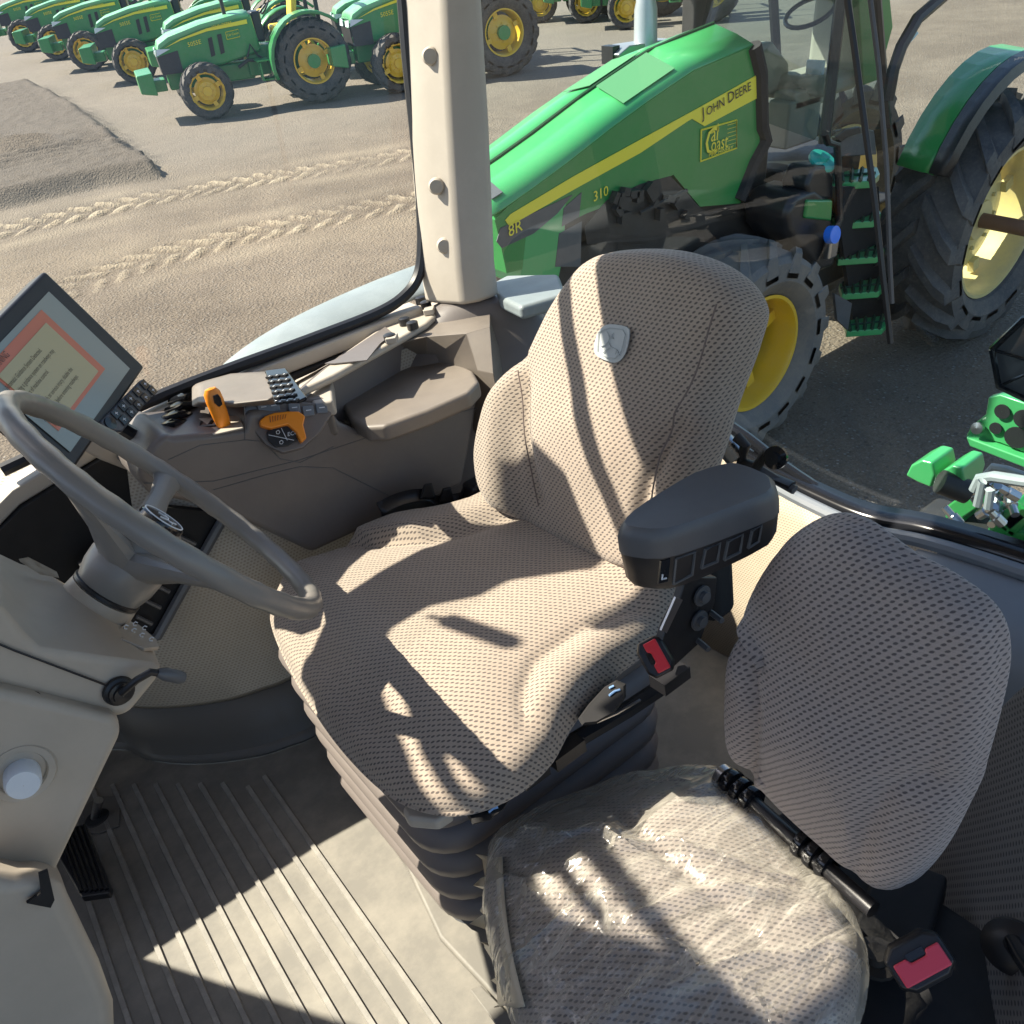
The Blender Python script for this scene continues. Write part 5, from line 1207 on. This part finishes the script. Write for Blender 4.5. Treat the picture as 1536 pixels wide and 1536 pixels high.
# ---- small open station tractors
SC = 1.12
def small_tractor(base, rot, label, group=None, rops=True, yellow_rim='yellow', det=True):
    th = Thing('compact_tractor', label, 'tractor', (0, 0, 0), TW, group)
    # local: x rear, y far side, z up; front axle at x=0
    add_wheel(th, 'front_wheel', (0, -.78, .48), .48, .31, .30, 'tyre', yellow_rim, nl=15, lh=.025, deep=.06)
    add_wheel(th, 'front_wheel', (0, .78, .48), .48, .31, .30, 'tyre', yellow_rim, True, nl=15, lh=.025, deep=.06)
    add_wheel(th, 'rear_wheel', (2.05, -.90, .72), .72, .38, .42, 'tyre', yellow_rim, nl=17, lh=.03, deep=.10)
    add_wheel(th, 'rear_wheel', (2.05, .90, .72), .72, .38, .42, 'tyre', yellow_rim, True, nl=17, lh=.03, deep=.10)
    hp_ = [(-.62, .92), (-.66, 1.10), (-.60, 1.27), (-.40, 1.37), (.2, 1.50), (.85, 1.58), (1.15, 1.58), (1.2, .95), (.4, .82), (-.3, .82)]
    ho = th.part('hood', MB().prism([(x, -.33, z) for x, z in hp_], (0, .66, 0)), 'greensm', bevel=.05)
    tpn = [(-.655, 1.18), (-.60, 1.29), (-.40, 1.385), (.2, 1.515), (.85, 1.595), (1.1, 1.595)]
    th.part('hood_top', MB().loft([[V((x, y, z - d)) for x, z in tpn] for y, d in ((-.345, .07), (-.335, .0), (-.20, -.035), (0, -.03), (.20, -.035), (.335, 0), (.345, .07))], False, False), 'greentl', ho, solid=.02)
    st_ = [(-.52, 1.22), (-.2, 1.335), (.3, 1.44), (1.05, 1.50), (1.05, 1.43), (.3, 1.395), (-.2, 1.31)]
    th.part('side_stripe', MB().prism([(x, -.352, z) for x, z in st_], (0, .006, 0)), 'stripe', ho)
    th.part('front_grille', MB().prism([(-.675, -.30, 1.08), (-.655, -.30, .80), (-.655, .30, .80), (-.675, .30, 1.08)], (-.012, 0, 0)).prism([(-.66, -.338, .80), (-.675, -.338, 1.10), (-.30, -.338, 1.16), (-.30, -.338, .80)], (0, -.006, 0)), 'grille', ho)
    th.part('side_vent', MB().prism([(.28, -.336, 1.28), (.36, -.336, 1.30), (.34, -.336, 1.0), (.26, -.336, .98)], (0, -.006, 0)).prism([(.46, -.336, 1.32), (.54, -.336, 1.33), (.52, -.336, 1.02), (.44, -.336, 1.0)], (0, -.006, 0)), 'black', ho)
    for s in (-1, 1): th.part('headlight', MB().prism([(-.685, s * .30, 1.10), (-.685, s * .08, 1.10), (-.68, s * .08, 1.19), (-.665, s * .30, 1.21)], (-.015, 0, 0)).prism([(-.68, s * .345, 1.11), (-.42, s * .347, 1.20), (-.66, s * .345, 1.22)], (0, s * .006, 0)), 'lens', ho)
    if det:
        tx = MB(); text_mb(tx, '5055E', (-.10, -.342, 1.19), (1, 0, .1), (0, 0, 1), .10); text_mb(tx, 'JOHN DEERE', (.40, -.357, 1.425), (1, 0, .09), (0, 0, 1), .065)
        th.part('model_lettering', tx, 'stripe', ho)
        tx = MB(); tx.tube([(.62, -.345, 1.22), (.86, -.345, 1.24), (.86, -.345, 1.36), (.62, -.345, 1.34), (.62, -.345, 1.22)], .006, 4); text_mb(tx, 'Cal Coast', (.63, -.346, 1.27), (1, 0, .08), (0, 0, 1), .055); th.part('dealer_decal', tx, 'stripe', ho)
    th.part('front_weight', MB().prism([(-.86, -.50, .50), (-1.14, -.50, .56), (-1.14, -.50, .86), (-.86, -.50, .88)], (0, 1.0, 0)).box((-.8, 0, .62), (.3, .4, .2)), 'greensm', bevel=.02)
    th.part('frame', MB().box((.2, 0, .66), (1.6, .34, .30)).box((1.5, 0, .8), (1.2, .5, .5)).box((0, 0, .50), (.2, 1.3, .14)), 'greensm', bevel=.03)
    th.part('drive_axle', MB().cyl((2.05, -.85, .72), (2.05, .85, .72), .12), 'greensm')
    for s in (-1, 1):
        rg_ = []
        for k in range(13):
            a = math.radians(196 - k * 12.5); r_ = .82
            rg_.append([V((2.05 + math.cos(a) * r_, s * .58, .74 + math.sin(a) * r_)), V((2.05 + math.cos(a) * r_, s * .98, .74 + math.sin(a) * r_)), V((2.05 + math.cos(a) * (r_ - .05), s * 1.0, .74 + math.sin(a) * (r_ - .05)))])
        th.part('fender', MB().loft(rg_, False, False), 'greensm', solid=.02)
    th.part('step', MB().box((1.22, -.62, .52), (.34, .26, .03)).box((1.06, -.62, .66), (.03, .24, .3)).box((1.38, -.62, .66), (.03, .24, .3)).box((1.25, -.55, .84), (.5, .4, .03)), 'greensm', bevel=.006)
    th.part('operator_seat', MB().box((1.72, 0, 1.28), (.46, .46, .12)).box((1.98, 0, 1.58), (.12, .44, .56), Matrix.Rotation(.2, 3, 'Y')), 'seatyel', bevel=.05)
    th.part('dashboard', MB().box((1.25, 0, 1.35), (.18, .42, .5)), 'black', bevel=.04)
    th.part('steering_wheel', MB().tube([V((1.5 + math.cos(a * .3) * .10, math.sin(a * .3) * .19, 1.66 + math.cos(a * .3) * .13)) for a in range(21)], .016, 6, True).cyl((1.3, 0, 1.5), (1.5, 0, 1.66), .02), 'black')
    rp_ = MB()
    for s in (-1, 1): rp_.box((2.35, s * .50, 1.75), (.07, .06, 1.5))
    rp_.box((2.35, 0, 2.5), (.07, 1.06, .07)); th.part('roll_bar', rp_, 'black')
    th.part('exhaust_pipe', MB().cyl((.70, -.16, 1.5), (.70, -.16, 2.15), .035), 'iron')
    th.part('hydraulic_line', MB().tube([(.9, -.40, .9), (1.0, -.42, 1.1), (1.1, -.38, .9), (1.3, -.35, .75)], .02, 6).tube([(.7, -.36, .75), (.9, -.40, .85), (1.2, -.3, .8)], .03, 6), 'iron')
    return th.e
def place(e, p, rot, s=SC):
    e.matrix_world = Matrix.Translation(p) @ Matrix.Rotation(rot, 4, 'Z') @ Matrix.Scale(s, 4)
def kids(o): return [c for c in bpy.data.objects if c.parent == o]
def copy_tree(o, label=None, mat=None):
    c = o.copy(); COL.objects.link(c)
    if label: c['label'] = label
    for a in kids(o):
        b = a.copy(); COL.objects.link(b); b.parent = c
        for d in kids(a):
            e = d.copy(); COL.objects.link(e); e.parent = b
    return c
GRP = 'compact green tractors parked across the yard'
t0 = small_tractor((0, 0, 0), 0, 'nearest compact green tractor with yellow seat and both yellow near wheels in full view', GRP)
ang0 = math.atan2(-.54, 2.05)
def gnd(px, py): return B(px, py, z=0)
def at_wheel(e, px, py, rot, s=SC):
    g_ = gnd(px, py); off = Matrix.Rotation(rot, 3, 'Z') @ V((0, -.63 * s, 0)); place(e, g_ - off, rot, s)
at_wheel(t0, 322, 178, ang0)
tree0 = t0
for lab, px, py, rot, s in (
    ('compact green tractor directly behind the nearest one, mostly hidden by it', 318, 131, ang0, SC),
    ('compact green tractor left of the nearest one, second counting from it along the row', 212, 126, ang0 - .12, SC * 1.03),
    ('compact green tractor third along the row on the left, white headlight over its front weight', 140, 106, ang0 - .14, SC * 1.03),
    ('compact green tractor fourth along the row toward the left window corner', 92, 90, ang0 - .16, SC * 1.03),
    ('compact green tractor fifth and farthest along the row at the top left corner', 45, 78, ang0 - .18, SC * 1.05),
    ('compact green tractor showing its nose to the right behind the nearest rear wheel', 566, 112, ang0 - .10, SC),
    ('compact green tractor nearly cut off by the window edge beside the pillar', 606, 118, ang0 + .05, SC * 1.0),
    ('distant compact green tractor just right of the pillar at the top edge', 812, 34, ang0 - .4, SC),
    ('distant compact green tractor in the middle of the far row at the top edge', 880, 34, ang0 - .4, SC),
    ('distant compact green tractor beside the silver exhaust at the top edge', 940, 44, ang0 - .5, SC)):
    at_wheel(copy_tree(t0, lab), px, py, rot, s)
mid = copy_tree(t0, 'larger green tractor half hidden by the pillar with one pale yellow rear wheel showing')
g_ = gnd(757, 113); rot = ang0 + .02; s = 1.20; off = Matrix.Rotation(rot, 3, 'Z') @ V((2.05 * s, -.69 * s, 0)); place(mid, g_ - off, rot, s); mid['group'] = GRP

# =================================================================== GROUND
def ground_mat():
    t = NT('gravel_yard_dirt'); o = t.obj()
    big = t.noise(.35, o, 6, .6, .4); mid_ = t.noise(2.2, o, 8, .7); st_ = t.noise(28, o, 6, .75); gr_ = t.noise(75, o, 3, .7)
    vo = t.n('ShaderNodeTexVoronoi'); vo.inputs['Scale'].default_value = 34; t.put(vo.inputs['Vector'], o)
    c = t.mix(t.ramp(big, .40, .60), (.150, .118, .084), (.235, .190, .140))
    c = t.mix(t.math('MULTIPLY', t.ramp(mid_, .4, .68), .55), c, (.095, .075, .058))
    c = t.mix(t.math('MULTIPLY', t.ramp(st_, .50, .66), .5), c, (.27, .235, .185))
    c = t.mix(t.math('MULTIPLY', t.ramp(gr_, .56, .70), .6), c, (.36, .33, .29))
    c = t.mix(t.math('MULTIPLY', t.ramp(gr_, .46, .36), .5), c, (.05, .043, .036))
    # two pale wheel-packed lanes running across the yard
    p = t.sep(o)
    w = t.math('ADD', t.math('MULTIPLY', p[0], .62), p[1]); w = t.math('ADD', w, t.math('MULTIPLY', t.noise(.5, o, 2), .8))
    lane = t.math('SUBTRACT', 1.0, t.ramp(t.math('ABSOLUTE', t.math('SUBTRACT', w, 13.2)), .3, 1.3))
    c = t.mix(t.math('MULTIPLY', lane, .35), c, (.29, .235, .165))
    far_ = t.ramp(p[1], 13.5, 16.5)
    c = t.mix(t.math('MULTIPLY', far_, .55), c, (.25, .23, .195))
    h = t.math('ADD', t.math('MULTIPLY', mid_, 1.2), t.math('ADD', t.math('MULTIPLY', st_, .5), t.math('MULTIPLY', vo.outputs['Distance'], .6)))
    h = t.math('ADD', h, t.math('MULTIPLY', gr_, .3))
    v2 = t.n('ShaderNodeTexVoronoi'); v2.inputs['Scale'].default_value = 30; t.put(v2.inputs['Vector'], o)
    v2c = t.sep(v2.outputs['Color'])
    stn = t.math('MULTIPLY', t.ramp(v2c[0], .72, .80), t.math('SUBTRACT', 1.0, t.ramp(v2.outputs['Distance'], .22, .38)))
    c = t.mix(t.math('MULTIPLY', stn, .75), c, (.44, .41, .37))
    std = t.math('MULTIPLY', t.ramp(v2c[1], .78, .84), t.math('SUBTRACT', 1.0, t.ramp(v2.outputs['Distance'], .25, .42)))
    c = t.mix(t.math('MULTIPLY', std, .7), c, (.045, .038, .032))
    h = t.math('ADD', h, t.math('MULTIPLY', stn, .8))
    c = t.mix(.30, c, (.085, .060, .040))
    at = t.n('ShaderNodeAttribute', attribute_name='soil'); a3 = t.sep(at.outputs['Vector'])
    c = t.mix(t.math('MULTIPLY', a3[1], t.math('ADD', .35, t.math('MULTIPLY', t.ramp(st_, .3, .6), .55))), c, (.070, .054, .040))
    c = t.mix(t.math('MULTIPLY', a3[0], .85), c, (.40, .335, .24))
    t.pbr(c, .95, 0., t.bump(h, .9, .030)); return t.m
M['ground'] = ground_mat()
def gz(x, y):
    z = .035 * noise.noise(V((x * .5, y * .5, 0))) + .012 * noise.noise(V((x * 2.1, y * 2.1, 4)))
    return z
gm = MB(); bm = gm.bm
# tyre tracks: chevron prints
def track_pts():
    tr_ = []
    for L in (((0, 348), (130, 318), (280, 288), (430, 262), (560, 240), (640, 226)), ((95, 440), (200, 398), (330, 362), (450, 335), (560, 312), (650, 296))):
        tr_.append([gnd(*q) for q in L])
    return tr_
TR = [smooth_open(t, 6) for t in track_pts()]
def tdist(x, y):
    best = (9, 0, 0)
    for L in TR:
        acc = 0
        for a, b in zip(L, L[1:]):
            d, t = seg_d((x, y), (a.x, a.y), (b.x, b.y)); ln = (b - a).length
            if d < best[0]:
                s = (b.x - a.x) * (y - a.y) - (b.y - a.y) * (x - a.x); best = (d, acc + t * ln, 1 if s > 0 else -1)
            acc += ln
    return best
RIDGE = [gnd(*p) for p in ((-60, 92), (0, 109), (39, 125), (88, 150), (117, 166), (156, 195), (195, 230), (218, 248))]
def soil(x, y):
    # 1 inside the churned wedge between the ridge and the first wheel lane
    L1 = [gnd(*p) for p in ((-80, 335), (0, 322), (150, 285), (300, 262), (600, 215))]
    def sideof(L, x, y):
        best = None
        for a, b in zip(L, L[1:]):
            d, t = seg_d((x, y), (a.x, a.y), (b.x, b.y)); s_ = (b.x - a.x) * (y - a.y) - (b.y - a.y) * (x - a.x)
            if best is None or d < best[0]: best = (d, s_)
        return best[0] * (1 if best[1] > 0 else -1)
    return sstep(-sideof(RIDGE, x, y), -.05, .25) * sstep(sideof(L1, x, y), 0, .5)
def zfull(x, y):
    z = gz(x, y)
    d, s, sg = tdist(x, y)
    if d < .42:
        w = sstep(.42 - d, 0, .06); ph = (s + d * .9) / .34; fr = (ph + (.5 if sg > 0 else 0)) % 1
        z += w * (-.030 + .055 * sstep(.22 - abs(fr - .5) + .06 * noise.noise(V((x * 3, y * 3, 6))), 0, .05) * sstep(d, .05, .09)) * (.75 + .6 * noise.noise(V((x * .9, y * .9, 12))))
    # churned soil heap on the left, its ripples and ragged edge
    sd_ = soil(x, y)
    if sd_ > 0:
        q = gnd(45, 245); dx_, dy_ = x - q.x, y - q.y; a = dx_ * .82 + dy_ * .57; b = -dx_ * .57 + dy_ * .82
        z += .26 * sd_ + .03 * sd_ * noise.noise(V((x * 5, y * 5, 2))) + .02 * sd_ * noise.noise(V((x * 14, y * 14, 2)))
        rp_ = math.exp(-(a / 1.1) ** 2 - (b / 1.3) ** 2)
        z += .075 * rp_ * math.sin((dx_ * .1 + dy_) * 2 * PI / .30 + .8 * noise.noise(V((x * 3, y * 3, 1))))
        z += .14 * rp_
    dr = min(seg_d((x, y), (p.x, p.y), (p2.x, p2.y))[0] for p, p2 in zip(RIDGE, RIDGE[1:]))
    if dr < 1: z += .07 * math.exp(-(dr / .22) ** 2) * max(0, 1 + 1.8 * noise.noise(V((x * 4, y * 4, 8))))
    return z
def patch(x0, x1, y0, y1, step, fn):
    nx, ny = int((x1 - x0) / step), int((y1 - y0) / step)
    g = [[bm.verts.new((x0 + i * step, y0 + j * step, fn(x0 + i * step, y0 + j * step))) for i in range(nx + 1)] for j in range(ny + 1)]
    for j in range(ny):
        for i in range(nx): bm.faces.new((g[j][i], g[j][i + 1], g[j + 1][i + 1], g[j + 1][i]))
def gsheet(name, x0, x1, y0, y1, step, fn, dz=0):
    global bm
    g_ = MB(); bm = g_.bm; patch(x0, x1, y0, y1, step, lambda x, y: fn(x, y) + dz)
    o = finish(g_, name, 'ground'); o['kind'] = 'structure'; return o
# one sheet, finer where the tracks run
bm = gm.bm
xs = [-300, -150, -80, -40, -20, -10, -6] + [-4 + i * .075 for i in range(int(16 / .075))] + [12.5, 14, 17, 20, 26, 34, 50, 90, 160, 300]
ys = [-200, -80, -30, -10, -4, 0, 2, 4] + [5 + i * .075 for i in range(int(13 / .075))] + [18 + i * .15 for i in range(80)] + [30.3, 33, 40, 60, 100, 200, 400]
g_ = [[bm.verts.new((x, y, (zfull(x, y) if -4 <= x <= 12.5 and 5 <= y <= 30 else gz(x, y) * .5))) for x in xs] for y in ys]
for j in range(len(ys) - 1):
    for i in range(len(xs) - 1): bm.faces.new((g_[j][i], g_[j][i + 1], g_[j + 1][i + 1], g_[j + 1][i]))
o = finish(gm, 'ground', 'ground', ang=180); o['kind'] = 'structure'
at_ = o.data.attributes.new('soil', 'FLOAT_VECTOR', 'POINT')
for i, v in enumerate(o.data.vertices):
    x, y = v.co.x, v.co.y
    if -4 <= x <= 12.5 and 5 <= y <= 30:
        d, s_, sg = tdist(x, y); pk_ = 0
        if d < .42:
            fr = ((s_ + d * .9) / .34 + (.5 if sg > 0 else 0)) % 1; pk_ = sstep(.20 - abs(fr - .5) + .06 * noise.noise(V((x * 3, y * 3, 6))), 0, .05) * sstep(d, .05, .09) * sstep(.42 - d, 0, .06) * min(1, .75 + noise.noise(V((x * .9, y * .9, 12))))
        pk_ = max(pk_, .35 * math.exp(-((d - .75) / .25) ** 2) * (.5 + noise.noise(V((x, y, 3)))))
        at_.data[i].vector = (max(0, pk_), soil(x, y), 0)
    elif y > 18.5 and x < 0: at_.data[i].vector = (0, 0, 0)

# =================================================================== LIGHT
SUN = nz((-.65, .81, 1.0))
w = bpy.data.worlds.new('World'); sc.world = w; w.use_nodes = True; nt = w.node_tree
sk = nt.nodes.new('ShaderNodeTexSky'); sk.sky_type = 'NISHITA'; sk.sun_disc = False
sk.sun_elevation = math.asin(SUN.z); sk.sun_rotation = math.atan2(SUN.x, SUN.y)
bg = nt.nodes['Background']; nt.links.new(sk.outputs[0], bg.inputs[0]); bg.inputs[1].default_value = .085
ld = bpy.data.lights.new('sun', 'SUN'); ld.energy = 5.0; ld.angle = math.radians(.5); ld.color = (1, .91, .76)
lo = bpy.data.objects.new('sun', ld); COL.objects.link(lo); lo.rotation_euler = SUN.to_track_quat('Z', 'Y').to_euler()
vs = sc.view_settings; vs.view_transform = 'Standard'; vs.look = 'None'; vs.gamma = 1; vs.exposure = 1.4; vs.use_curve_mapping = False
sc.cycles.max_bounces = 10; sc.cycles.transparent_max_bounces = 24; sc.cycles.diffuse_bounces = 6
